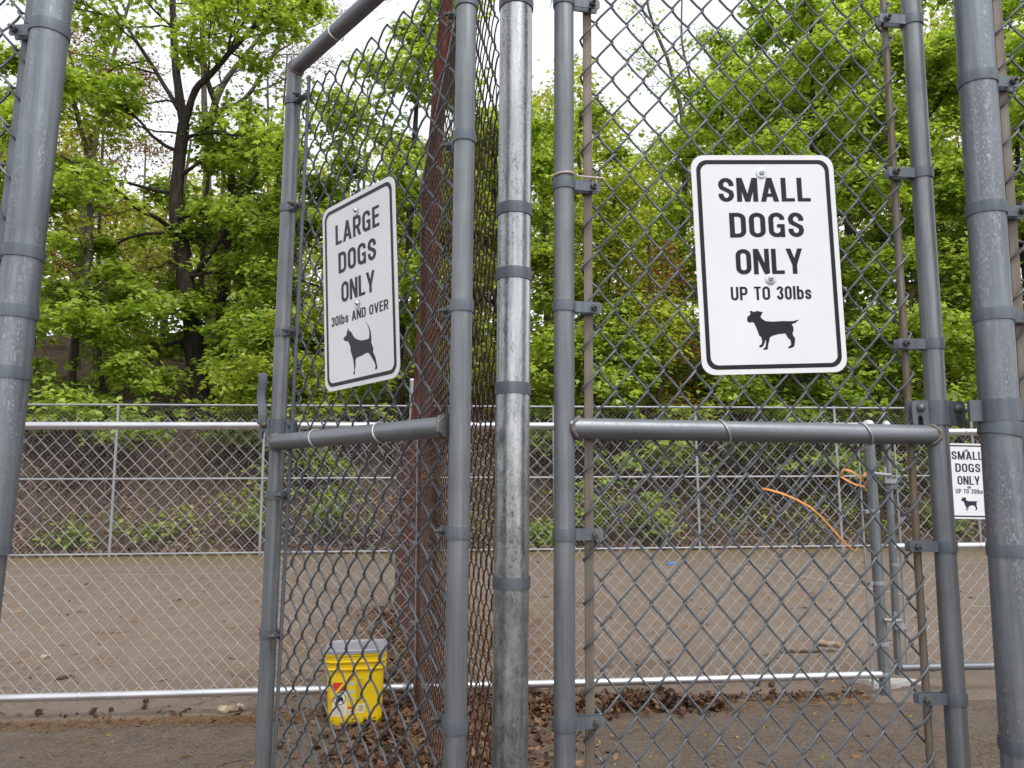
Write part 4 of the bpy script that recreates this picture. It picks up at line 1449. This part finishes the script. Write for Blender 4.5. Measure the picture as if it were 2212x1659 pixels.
def auto_limbs(rg, f, z0, z1, n, L, r, face=0.0, up=.25):
    """limbs leaving the trunk line f(z) between z0 and z1 in all directions"""
    out = []
    for i in range(n):
        z = z0 + (z1 - z0) * (i + rg.uniform(0, .8)) / n
        a = i * 2.4 + rg.uniform(-.4, .4)
        q = (z - z0) / (z1 - z0 + 1e-6)
        out.append((f(z), (math.cos(a), math.sin(a) - face, up + .5 * q), L * (1.05 - .5 * q) * rg.uniform(.75, 1.2), r * (1.1 - .6 * q)))
    return out


def line_f(P):
    P = np.array([tuple(p) for p in P], float)
    return lambda z: np.array([np.interp(z, P[:, 2], P[:, i]) for i in range(3)])

# ---- the trees on the bank
RGT = np.random.default_rng(77)
# big maple with a dark forking trunk
Yb = 20.0
tp = [base(436, Yb)] + [arr(at(x, y, Yb)) for x, y in ((424, 800), (412, 650), (384, 500), (380, 400), (397, 268))]
left_up = [arr(at(397, 268, Yb)), arr(at(380, 160, Yb + .2)), arr(at(374, 60, Yb + .3)), arr(at(370, -120, Yb + .5))]
right_up = [arr(at(397, 275, Yb)), arr(at(420, 192, Yb - .2)), arr(at(450, 168, Yb - .4)), arr(at(492, 118, Yb - .6)), arr(at(545, 62, Yb - .8)), arr(at(640, -60, Yb - 1))]
far_left = [arr(at(385, 235, Yb)), arr(at(322, 130, Yb + .6)), arr(at(242, 10, Yb + 1)), arr(at(200, -60, Yb + 1.2))]
low_left = [arr(at(384, 505, Yb)), arr(at(340, 470, Yb - 1)), arr(at(295, 452, Yb - 1.6)), (arr(at(250, 405, Yb - 2.2))), arr(at(130, 335, Yb - 2.8))]
side_right = [arr(at(412, 600, Yb)), arr(at(478, 520, Yb - .5)), arr(at(510, 430, Yb - 1)), arr(at(560, 370, Yb - 1.4)), arr(at(600, 290, Yb - 1.6))]
trunks = [(tp, .27, .15), (left_up, .13, .07), (right_up, .10, .05), (far_left, .07, .03), (low_left, .07, .03), (side_right, .08, .03)]
limbs = []
f = line_f(tp)
for i, (px, py, dx, dy, dz, L) in enumerate([
        (405, 640, -1, -.5, .05, 3.4), (400, 600, .9, -.6, .05, 3.0), (384, 500, -1, -.5, .1, 3.2), (390, 470, 1, -.4, .1, 3.0), (385, 420, -1, -.2, .15, 3.4),
        (390, 380, .7, -.5, .2, 2.8), (415, 680, -1, -.4, -.1, 3.2), (420, 700, 1, -.5, -.1, 3.2), (400, 560, -1, .1, .0, 3.8), (410, 650, 1, .2, .05, 3.2),
        (418, 730, -1, -.1, -.12, 3.0), (420, 740, 1, -.2, -.15, 2.6), (390, 330, -.9, -.4, .1, 2.8), (395, 300, .9, -.4, .15, 2.6)]):
    limbs.append((arr(at(px, py, Yb)), (dx, dy, dz), L, .055))
for st, d, L in ((left_up[2], (-.5, -.6, .3), 2.0), (left_up[2], (.7, -.3, .4), 1.9), (right_up[3], (.3, -.6, .3), 1.8), (right_up[4], (.6, -.2, .1), 1.8), (low_left[3], (-.6, -.4, .1), 2.2), (low_left[2], (-.1, -.8, .1), 2.0), (side_right[3], (.4, -.6, .15), 2.2), (left_up[1], (.8, -.6, .0), 1.8), (right_up[3], (.2, -.3, .9), 1.6)):
    limbs.append((st, d, L * 1.25, .035, .42))
for px, py, d in ((374, 60, (-.8, -.2, .3)), (378, 110, (.9, -.2, .3)), (340, 160, (-.9, -.3, .2)), (300, 95, (-.7, -.3, .5)), (260, 40, (-.9, -.2, .2)), (450, 168, (.2, -.3, .8)), (520, 85, (.9, -.2, .0)), (560, 40, (.9, 0, .3)), (395, 290, (-1, -.3, .3)), (392, 310, (1, -.3, .35)), (320, 130, (-.4, -.3, -.3)), (385, 220, (-1, -.2, .1)), (500, 115, (.5, -.3, -.5)), (372, 20, (-.3, -.4, .2)), (372, 10, (.6, -.3, .1))):
    limbs.append((arr(at(px, py, Yb)), d, 2.4, .03, .30))
tree('maple_tree', 'big maple with a dark forking trunk and layered bright green boughs', trunks, limbs, 'leaf_a', 1, .16, 47, .48, sub=6, clumps_per=3)

# second, slimmer maple close to its right
Y2 = 21.2
t2 = [base(470, Y2)] + [arr(at(x, y, Y2)) for x, y in ((470, 790), (482, 580), (503, 440), (498, 330), (470, 240), (440, 150), (436, -60))]
f = line_f(t2)
tree('maple_tree', 'slim dark-trunked maple just behind and right of the big forking maple', [(t2, .17, .05)], auto_limbs(RGT, f, 4.2, 10.5, 12, 2.6, .045, .5, .1), 'leaf_b', 2, .165, 46, .55, shape=LOBED)

# grey forked tree with russet young leaves against the sky
Y3 = 26.0
t3 = [base(450, Y3)] + [arr(at(x, y, Y3)) for x, y in ((448, 600), (446, 300), (470, 200), (520, 130), (610, 20))]
t3b = [arr(at(446, 320, Y3)), arr(at(438, 150, Y3)), arr(at(432, -60, Y3))]
t3c = [arr(at(470, 240, Y3)), arr(at(530, 220, Y3 - 1)), arr(at(590, 120, Y3 - 1)), arr(at(640, 10, Y3 - 1))]
lb = [(arr(at(x, y, Y3)), d, 2.6, .035) for x, y, d in ((446, 280, (-.6, 0, .5)), (520, 130, (.8, 0, .3)), (438, 120, (-.5, -.2, .6)), (560, 100, (.3, -.3, .8)), (590, 120, (.7, 0, .5)), (480, 190, (-.2, -.3, .9)), (450, 200, (.7, -.2, .6)), (540, 200, (.9, -.2, .2)))]
tree('budding_tree', 'bare grey forked tree with sparse russet young leaves against the sky', [(t3, .20, .05), (t3b, .12, .05), (t3c, .10, .03)], lb, 'leaf_r', 3, .09, 11, .6, 'bark_grey', sub=10, twig=1.4, shape=RHOMB)

Y4 = 24.0
t4 = [base(150, Y4)] + [arr(at(x, y, Y4)) for x, y in ((160, 650), (190, 400), (215, 250), (250, 100), (300, -60))]
t4b = [arr(at(200, 330, Y4)), arr(at(165, 160, Y4)), arr(at(120, 20, Y4))]
f = line_f(t4)
lb = auto_limbs(RGT, f, 7, 15.5, 18, 2.8, .03, .2, .4)
tree('budding_tree', 'russet-leaved young tree at upper left beside the leaning pole', [(t4, .15, .04), (t4b, .08, .03)], lb, 'leaf_r', 4, .10, 22, .6, 'bark_grey', sub=8, twig=1.3, shape=RHOMB)


def simple_maple(label, px, Y, z_lo, z_hi, n, L, leaf, seed, lean=0, per=58, size=.145, clump=.52, bark='bark_dark', r0=.13, face=.4, up=.12, name='maple_tree', sub=5, shape=LOBED, cp=3):
    b = base(px, Y)
    rg = np.random.default_rng(seed + 500)
    P = [b]
    H = z_hi + .6 - b[2]
    for i in range(1, 6):
        q = i / 5
        P.append(b + np.array([lean * q + rg.normal(0, .12), rg.normal(0, .12), H * q]))
    f = line_f(P)
    return tree(name, label, [(P, r0, .03)], auto_limbs(rg, f, z_lo, z_hi, n, L, r0 * .35, face, up), leaf, seed, size, per, clump, bark, sub=sub, shape=shape, clumps_per=cp)


simple_maple('leafy maple at the left edge behind the leaning pole', 20, 18.0, 3.2, 11.5, 16, 2.7, 'leaf_a', 11)
simple_maple('green maple low on the bank between leaning pole and big maple', 215, 17.4, 2.2, 5.2, 10, 1.8, 'leaf_a', 12, r0=.09, per=36)
simple_maple('deep green maple behind the open gate sign', 700, 19.5, 3.0, 9.0, 18, 2.7, 'leaf_b', 13)
simple_maple('bright maple seen above the open gate sign', 850, 18.2, 5.0, 13.0, 16, 2.2, 'leaf_a', 14, lean=.6, per=38)
simple_maple('yellow green sapling low behind the open gate', 640, 16.6, 1.6, 4.8, 12, 1.5, 'leaf_y', 15, r0=.06, size=.115, clump=.45, per=34)
simple_maple('maple directly behind the speckled post between the gates', 1070, 19.0, 3.0, 10.4, 18, 2.4, 'leaf_a', 16)
simple_maple('rounded maple with its top against the sky right of the speckled post', 1235, 23.0, 4.0, 12.2, 20, 2.4, 'leaf_a', 17, per=40)
simple_maple('loose yellow green tree left of the small dogs sign', 1330, 18.2, 2.6, 8.2, 24, 2.3, 'leaf_y', 18, size=.12, clump=.5, per=42, r0=.08)
simple_maple('bright low maple behind the left bar of the closed gate', 1290, 16.8, 1.9, 4.6, 12, 1.7, 'leaf_a', 19, r0=.07, per=36)
simple_maple('broad maple behind the small dogs sign', 1590, 20.0, 3.0, 11.6, 22, 2.9, 'leaf_a', 20, per=46)
simple_maple('tall dense maple right of the small dogs sign', 1800, 18.0, 3.4, 12.6, 24, 2.9, 'leaf_a', 21, per=46, r0=.16)
simple_maple('dark-trunked maple between the right gate post and right pole', 2075, 18.8, 4.2, 12.4, 18, 2.3, 'leaf_b', 22, r0=.17, lean=-.3)
simple_maple('leafy maple at the right edge behind the right pole', 2250, 17.5, 3.0, 11.0, 16, 2.6, 'leaf_a', 23)
simple_maple('young maple low on the bank below the small dogs sign', 1700, 16.4, 1.7, 4.4, 12, 1.7, 'leaf_b', 24, r0=.06, per=32)
simple_maple('young maple low on the bank by the right gate post', 1960, 16.4, 1.8, 4.8, 12, 1.7, 'leaf_a', 25, r0=.06, per=32)
simple_maple('russet sapling just left of the small dogs sign', 1420, 17.4, 2.0, 6.6, 12, 1.5, 'leaf_r', 26, r0=.05, size=.09, per=14, bark='bark_grey')
simple_maple('small bright maple low right of the big maple trunk', 570, 17.0, 2.0, 4.8, 10, 1.4, 'leaf_a', 27, r0=.07, per=38)

simple_maple('tall maple filling the sky between small dogs sign and right gate post', 1930, 22.5, 5.5, 16.0, 26, 3.0, 'leaf_a', 30, per=60, r0=.17)
simple_maple('tall maple rising behind the top of the small dogs sign', 1660, 23.5, 6.0, 15.0, 24, 2.8, 'leaf_b', 31, per=60, r0=.15)
simple_maple('tall maple high behind the right pole', 2190, 22.0, 5.5, 15.5, 22, 2.8, 'leaf_b', 32, per=56, r0=.15)
simple_maple('far maple between the open gate sign and the speckled post', 930, 23.0, 4.5, 11.5, 18, 2.6, 'leaf_y', 33, per=50, r0=.12, size=.125)
# bare grey snag with twigs against the sky
Ys = 21.5
ts = [base(1440, Ys)] + [arr(at(x, y, Ys)) for x, y in ((1470, 600), (1482, 330), (1470, 220), (1440, 120), (1405, 40), (1390, -40))]
ts2 = [arr(at(1478, 300, Ys)), arr(at(1500, 200, Ys)), arr(at(1470, 90, Ys)), arr(at(1475, -40, Ys))]
lb = [(arr(at(x, y, Ys)), d, 1.5, .02) for x, y, d in ((1470, 220, (-.7, 0, .6)), (1440, 120, (.6, 0, .6)), (1480, 260, (.7, 0, .5)), (1490, 170, (-.8, 0, .3)), (1420, 70, (-.6, 0, .4)))]
tree('budding_tree', 'thin nearly bare tree against the sky left of the small dogs sign', [(ts, .11, .025), (ts2, .05, .018)], lb, 'leaf_a', 28, .10, 5, .5, 'bark_grey', sub=6, twig=1.1)

# slender red-barked tree rising behind the rusty fence
Yp = 7.75
tpn = [arr(gnd(889, 1312)), arr(at(903, 1050, Yp)), arr(at(917, 800, Yp)), arr(at(927, 560, Yp)), arr(at(942, 300, Yp)), arr(at(959, 80, Yp)), arr(at(978, -200, Yp)), arr(at(988, -400, Yp))]
rg = np.random.default_rng(3)
lbp = [(tpn[6] + (tpn[7] - tpn[6]) * rg.uniform(-.2, 1), (math.cos(i * 2.4), math.sin(i * 2.4) * .7 + .5, .25), 1.6, .025) for i in range(9)]
tree('pine_tree', 'slender red-barked trunk leaning right behind the rusty dividing fence', [(tpn, .128, .055)], lbp, 'needle_leaf', 29, .16, 40, .4, 'bark_red', group=None, shape=np.array([(0, 0), (.03, .3), (0, 1), (-.03, .3)]), sub=4)

# brown bare trunks standing further back
for i, (px, Y, r, lab) in enumerate([(150, 19.5, .12, 'straight brown trunk just right of the leaning pole'), (480, 23.5, .13, 'brown trunk in shade behind the big maple'), (1845, 20.5, .14, 'brown trunk under the right edge of the small dogs sign'),
                                     (1300, 22.0, .10, 'thin brown trunk behind the left bar of the closed gate'), (2060, 22.0, .16, 'thick brown trunk by the latch of the closed gate'), (1180, 24.0, .12, 'dim brown trunk right of the speckled post'), (600, 22.5, .11, 'brown trunk behind the open gate post')]):
    b = base(px, Y)
    rg = np.random.default_rng(900 + i)
    P = [b + np.array([rg.normal(0, .1) * q, 0, 9.0 * q / 5]) for q in range(6)]
    tree('bare_tree', lab, [(P, r, r * .5)], auto_limbs(rg, line_f(P), 5.5, 10.5, 6, 2.2, .03, .0, .4), 'leaf_far', 60 + i, .15, 16, .6, 'bark_grey', sub=4, shape=RHOMB)

# ---- woodland further up the bank: one mass of leaves and stems
rg = np.random.default_rng(5)
n = 4000
cx = rg.uniform(-34, 34, n)
cy = rg.uniform(25, 44, n)
keep = np.abs(cx) < cy * .78
cx, cy = cx[keep], cy[keep]
n = len(cx)
bx = cx / cy * 1660 + 1106                              # ridge line of the wood: lower where the sky opens
top = np.interp(bx, [-200, 60, 140, 300, 600, 800, 960, 1060, 1170, 1250, 1330, 1480, 1560, 1700, 1800, 2400], [200, 180, 330, 380, 370, 400, 330, 230, 110, 130, 250, 270, 130, 60, 0, -60])
zt_ = EYE + (1050 - top + 45 * np.sin(bx * .021) + 30 * np.sin(bx * .057)) / 1660 * cy
hz = hill_z(cx, cy)
cz = hz + rg.uniform(.02, 1, n) ** .85 * np.maximum(3, zt_ - hz)
C, N, D, S = clump_leaves(rg, np.stack([cx, cy, cz], 1), rg.uniform(.6, 1.3, n), 40, .24, .5)
wood = np_mesh('woodland', leaf_verts(C, N, D, S, RHOMB), 4, 'leaf_far')
tag(wood, 'mass of paler woodland foliage far up the bank', 'woodland', kind='stuff')
mb = MB()
for i in range(110):
    x, y = rg.uniform(-26, 26), rg.uniform(20, 44)
    z = float(hill_z(np.array(x), np.array(y)))
    h = rg.uniform(5, 11)
    l = rg.normal(0, .5, 2)
    r = rg.uniform(.04, .12)
    mb.tube([(x, y, z - .2), (x + l[0] * .5, y + l[1] * .5, z + h * .5), (x + l[0], y + l[1], z + h)], [r, r * .75, r * .3], 6)
tag(mb.build('woodland_stems', 'bark_grey'), 'distant tangle of thin trunks in the woodland', 'woodland', kind='stuff')

# ---- undergrowth on the bank
n = 360
cx = rg.uniform(-13, 13, n)
cy = far_y(cx) + .4 + rg.uniform(0, 1, n) ** 1.6 * 6.5
keep = (np.sin(cx * 1.1 + 2) + np.sin(cx * .37 + cy * .8) + rg.normal(0, .5, n)) > .8
cx, cy = cx[keep], cy[keep]
cz = hill_z(cx, cy) + rg.uniform(.05, .7, len(cx))
C, N, D, S = clump_leaves(rg, np.stack([cx, cy, cz], 1), rg.uniform(.25, .55, len(cx)), 38, .085, .7)
tag(np_mesh('undergrowth', leaf_verts(C, N, D, S, RHOMB), 4, 'leaf_b'), 'scattered green undergrowth on the leaf-strewn bank', 'undergrowth', kind='stuff')
mb = MB()
for i in range(900):
    x = rg.uniform(-13, 13)
    y = far_y(x) + .3 + rg.uniform(0, 6)
    z = float(hill_z(np.array(x), np.array(y)))
    d = rg.normal(0, .35, 3)
    h = rg.uniform(.5, 2.0)
    p = np.array([x, y, z])
    mb.tube([p, p + np.array([d[0] * .4, d[1] * .4, .5]) * h, p + np.array([d[0] * 1.6, d[1], .9]) * h], [.011, .008, .003], 4, caps=False)
tag(mb.build('brush', 'bark_grey'), 'tangle of thin brown brush on the bank', 'brush', kind='stuff')


def shrub(label, px, py, h, w, leaf, seed, n=26, size=.085):
    p = gnd(px, py)
    x = p.x * far_y(p.x + .4) / p.y
    b = np.array([x, far_y(x) + .35, 0.05])
    rg = np.random.default_rng(seed)
    t = thing('shrub', label, 'shrub', b, 'shrubs along the far fence')
    mb = MB()
    cen_ = []
    for i in range(n):
        P = limb_path(rg, b + np.array([rg.normal(0, w * .3), rg.uniform(0, .4), 0]), (rg.normal(0, .35), rg.normal(.1, .25), 1), h * rg.uniform(.5, 1.1), 4, 0, .15)
        mb.tube(P, np.linspace(.009, .003, len(P)), 4, caps=False)
        cen_ += [P[2], P[3], P[4]]
    mb.build('stems', 'bark_grey', t)['kind'] = 'stuff'
    C, N, D, S = clump_leaves(rg, np.array(cen_), rg.uniform(.12, .26, len(cen_)), 11, size, .6)
    np_mesh('foliage', leaf_verts(C, N, D, S, MAPLE), 10, leaf, t)['kind'] = 'stuff'


for i, a in enumerate([('green shrub at the far fence left of the open gate post', 520, 1190, 1.5, .5, 'leaf_b', 12), ('low dark shrub at the foot of the far fence near the leaning pole', 110, 1195, .6, .9, 'leaf_b', 9), ('green shrub at the far fence behind the big maple boughs', 290, 1192, .9, .5, 'leaf_b', 8),
                       ('bright shrub at the far fence behind the left bar of the closed gate', 1290, 1183, 1.3, .35, 'leaf_a'), ('leafy shrub at the far fence below the closed gate middle rail', 1420, 1183, 1.0, .5, 'leaf_a'), ('low shrub at the far fence below the distant sign', 2090, 1178, .9, .4, 'leaf_a'),
                       ('green shrub at the far fence behind the open gate mesh', 700, 1188, 1.5, .6, 'leaf_b'), ('leafy shrub at the far fence right of the far capped post', 960, 1186, 1.2, .5, 'leaf_b'), ('small shrub at the far fence right of the speckled post', 1175, 1184, .5, .4, 'leaf_a')]):
    shrub(a[0], a[1], a[2], a[3], a[4], a[5], 300 + i, *a[6:])


def spray(label, px, py, Y, leaf, seed, n=6, spread=.5, size=.14):
    """a low branch of a young maple reaching over the far fence"""
    rg = np.random.default_rng(seed)
    c = arr(at(px, py, Y))
    b = base(px + rg.uniform(-30, 30), Y + 1.2)
    t = thing('maple_sapling', label, 'sapling', b, 'maple saplings behind the far fence')
    mid_ = (b + c) / 2 + np.array([0, 0, .2])
    mb = MB().tube([b, mid_, c], [.02, .014, .006], 6)
    cs_ = []
    for i in range(n):
        e = c + rg.normal(0, 1, 3) * np.array([spread, spread * .5, .12])
        mb.tube([mid_ + (c - mid_) * .6, (c + e) / 2 + UP * .05, e], [.008, .005, .003], 4, caps=False)
        cs_.append(e)
    mb.build('stem', 'bark_grey', t)
    C, N, D, S = clump_leaves(rg, np.array(cs_), rg.uniform(.16, .32, n), 14, size, .35)
    np_mesh('foliage', leaf_verts(C, N, D, S, MAPLE), 10, leaf, t)['kind'] = 'stuff'


for i, a in enumerate([('maple sapling reaching over the far fence beneath the big maple', 440, 880, 15.6, 'leaf_a', 12, 1.0), ('pale sapling leaves below the open gate sign', 720, 885, 15.4, 'leaf_y', 9, .6), ('maple sapling spray behind the orange tape bow', 1770, 1000, 15.2, 'leaf_a', 4, .35), ('maple sapling spray below the closed gate middle rail', 1300, 990, 15.2, 'leaf_a', 7, .7),
                       ('maple sapling over the far fence right of the closed gate left post', 1420, 885, 15.4, 'leaf_a', 10, .9), ('maple sapling over the far fence below the small dogs sign', 1640, 880, 15.6, 'leaf_b', 8, .8), ('maple sapling by the distant corner posts', 1900, 985, 15.3, 'leaf_a', 4, .4), ('maple sapling over the far fence by the leaning pole', 150, 900, 15.5, 'leaf_a', 7, .7)]):
    spray(a[0], a[1], a[2], a[3], a[4], 400 + i, a[5], a[6])

# ---- fallen leaves on the bank
n = 22000
cx = rg.uniform(-14, 14, n)
cy = far_y(cx) + .05 + rg.uniform(0, 1, n) ** 1.3 * 9
cz = hill_z(cx, cy) + .02 + rg.uniform(0, .05, n)
cz[cy < far_y(cx) + .3] = rg.uniform(.01, .10, int((cy < far_y(cx) + .3).sum()))
C = np.stack([cx, cy, cz], 1)
N = np.array([0, -.45, 1.]) + rg.normal(0, .5, (n, 3))
tag(np_mesh('leaf_litter', leaf_verts(C, N, rg.normal(0, 1, (n, 3)), rg.uniform(.06, .13, n), RHOMB, .5), 4, 'slope_leaf'), 'brown fallen leaves covering the bank', 'leaf litter', kind='stuff')

# ---- dry leaves and needles drifted against the fences
OAK = np.array([(0, 0), (.16, .12), (.12, .22), (.30, .36), (.20, .48), (.30, .64), (.12, .78), (0, 1.0), (-.14, .80), (-.28, .62), (-.18, .5), (-.32, .34), (-.12, .24), (-.15, .1)], float)


def drift(fx_, n, z1, size, seed):
    rg = np.random.default_rng(seed)
    P = fx_(rg, n)
    C = np.concatenate([P, (.008 + rg.uniform(0, 1, n) ** 2 * z1)[:, None]], 1)
    N = np.array([0, 0, 1.]) + rg.normal(0, .45, (n, 3))
    return leaf_verts(C, N, rg.normal(0, 1, (n, 3)) * np.array([1, 1, .3]), size * rg.uniform(.6, 1.3, n), OAK, .7)


def along(x0, x1, sp, off=0.0):
    def g(rg, n):
        x = x0 + (x1 - x0) * rg.uniform(0, 1, n)
        return np.stack([x, 4.386 + .0826 * x + off + rg.normal(0, sp, n)], 1)
    return g


def by_div(rg, n):
    q = rg.uniform(0, 1, n) ** .9
    y = 2.7 + q * 5.2
    x = -.018 - .187 * (y - 1.645) + rg.normal(0, .17, n) + .02
    return np.stack([x, y], 1)


def by_bucket(rg, n):
    return np.stack([rg.normal(-.52, .22, n), rg.normal(3.95, .36, n)], 1)


def right_heap(rg, n):
    x = rg.uniform(-.25, 1.15, n)
    return np.stack([x, 4.386 + .0826 * x - .04 - np.abs(rg.normal(0, .10, n))], 1)


def foot(rg, n):
    return np.stack([rg.normal(-.02, .20, n), rg.normal(3.75, .5, n)], 1)


V = [drift(along(-.5, .9, .07), 1500, .06, .044, 1), drift(along(.9, 2.0, .05), 300, .02, .036, 2), drift(by_div, 2800, .04, .042, 3), drift(by_bucket, 1500, .04, .050, 4), drift(right_heap, 1300, .06, .046, 5), drift(foot, 1300, .04, .046, 7), drift(along(-3.4, -.6, .09, -.04), 160, .012, .035, 6)]
tag(np_mesh('dry_leaves', np.concatenate(V), len(OAK), 'dry_leaf'), 'curled brown dry leaves drifted along the low fence and round the bucket', 'leaf litter', kind='stuff')

NEED = np.array([(-.014, 0), (.014, 0), (.012, 1), (-.012, 1)], float)


def needles(P, rg, size=.085):
    n = len(P)
    C = np.concatenate([P, rg.uniform(.004, .016, n)[:, None]], 1)
    N = np.array([0, 0, 1.]) + rg.normal(0, .10, (n, 3))
    return leaf_verts(C, N, rg.normal(0, 1, (n, 3)) * np.array([1, 1, .04]), size * rg.uniform(.5, 1.3, n), NEED, .2)


rg = np.random.default_rng(44)


def blotch(n, x0, x1, y0, y1, thr):
    x, y = rg.uniform(x0, x1, n), rg.uniform(y0, y1, n)
    f = np.sin(x * 3.1 + 1.3 * np.sin(y * 2.2)) + np.sin(y * 4.7 + x * 1.9) + .6 * np.sin(x * 9 + y * 7) + rg.normal(0, .5, n)
    return np.stack([x, y], 1)[f > thr]


V = [needles(along(-3.6, -.6, .055, -.12)(rg, 3800), rg, .07), needles(along(-.6, 2.0, .10, -.10)(rg, 3000), rg, .07), needles(by_div(rg, 3600), rg, .07),
     needles(blotch(5200, -3.6, -.4, 3.0, 4.3, 1.0), rg, .07), needles(blotch(5200, -.4, 3.2, 3.0, 4.3, .9), rg, .07), needles(blotch(14000, -3.6, 1.0, 4.4, 9.5, .9), rg, .10), needles(blotch(3600, .8, 5, 4.6, 9, 1.2), rg),
     needles(np.stack([rg.normal(-.75, .55, 9000), rg.normal(6.2, 1.3, 9000)], 1), rg, .10), needles(np.stack([rg.normal(-.1, .6, 5000), rg.normal(6.0, 1.2, 5000)], 1), rg, .10)]
tag(np_mesh('pine_needles', np.concatenate(V), 4, 'dry_needle'), 'tan pine needles scattered over the asphalt', 'needles', kind='stuff')
# bark flakes and yellow catkins
n = 1300
P = np.stack([rg.uniform(-6.5, 5.5, n), 3.0 + rg.uniform(0, 1, n) ** 1.2 * 9.5], 1)
C = np.concatenate([P, np.full((n, 1), .012)], 1)
N = np.array([0, 0, 1.]) + rg.normal(0, .25, (n, 3))
CH_ = np.array([(-.12, 0), (.14, .05), (.10, .9), (-.06, 1.0)])
tag(np_mesh('bark_flakes', leaf_verts(C, N, rg.normal(0, 1, (n, 3)) * np.array([1, .5, .05]), rg.uniform(.015, .085, n) * np.where(P[:, 1] > 4.4, 1.25, .8), CH_, .3), 4, 'dry_needle'), 'pale bark flakes and chips scattered over the asphalt', 'bark flakes', kind='stuff')
n = 330
P = np.stack([rg.uniform(-.2, 3.6, n), rg.uniform(2.9, 4.4, n)], 1)
C = np.concatenate([P, np.full((n, 1), .010)], 1)
N = np.array([0, 0, 1.]) + rg.normal(0, .4, (n, 3))
tag(np_mesh('fallen_blossom', leaf_verts(C, N, rg.normal(0, 1, (n, 3)), rg.uniform(.006, .024, n), RHOMB, .3), 4, 'leaf_y'), 'tiny yellow green blossom specks on the asphalt before the closed gate', 'blossom', kind='stuff')
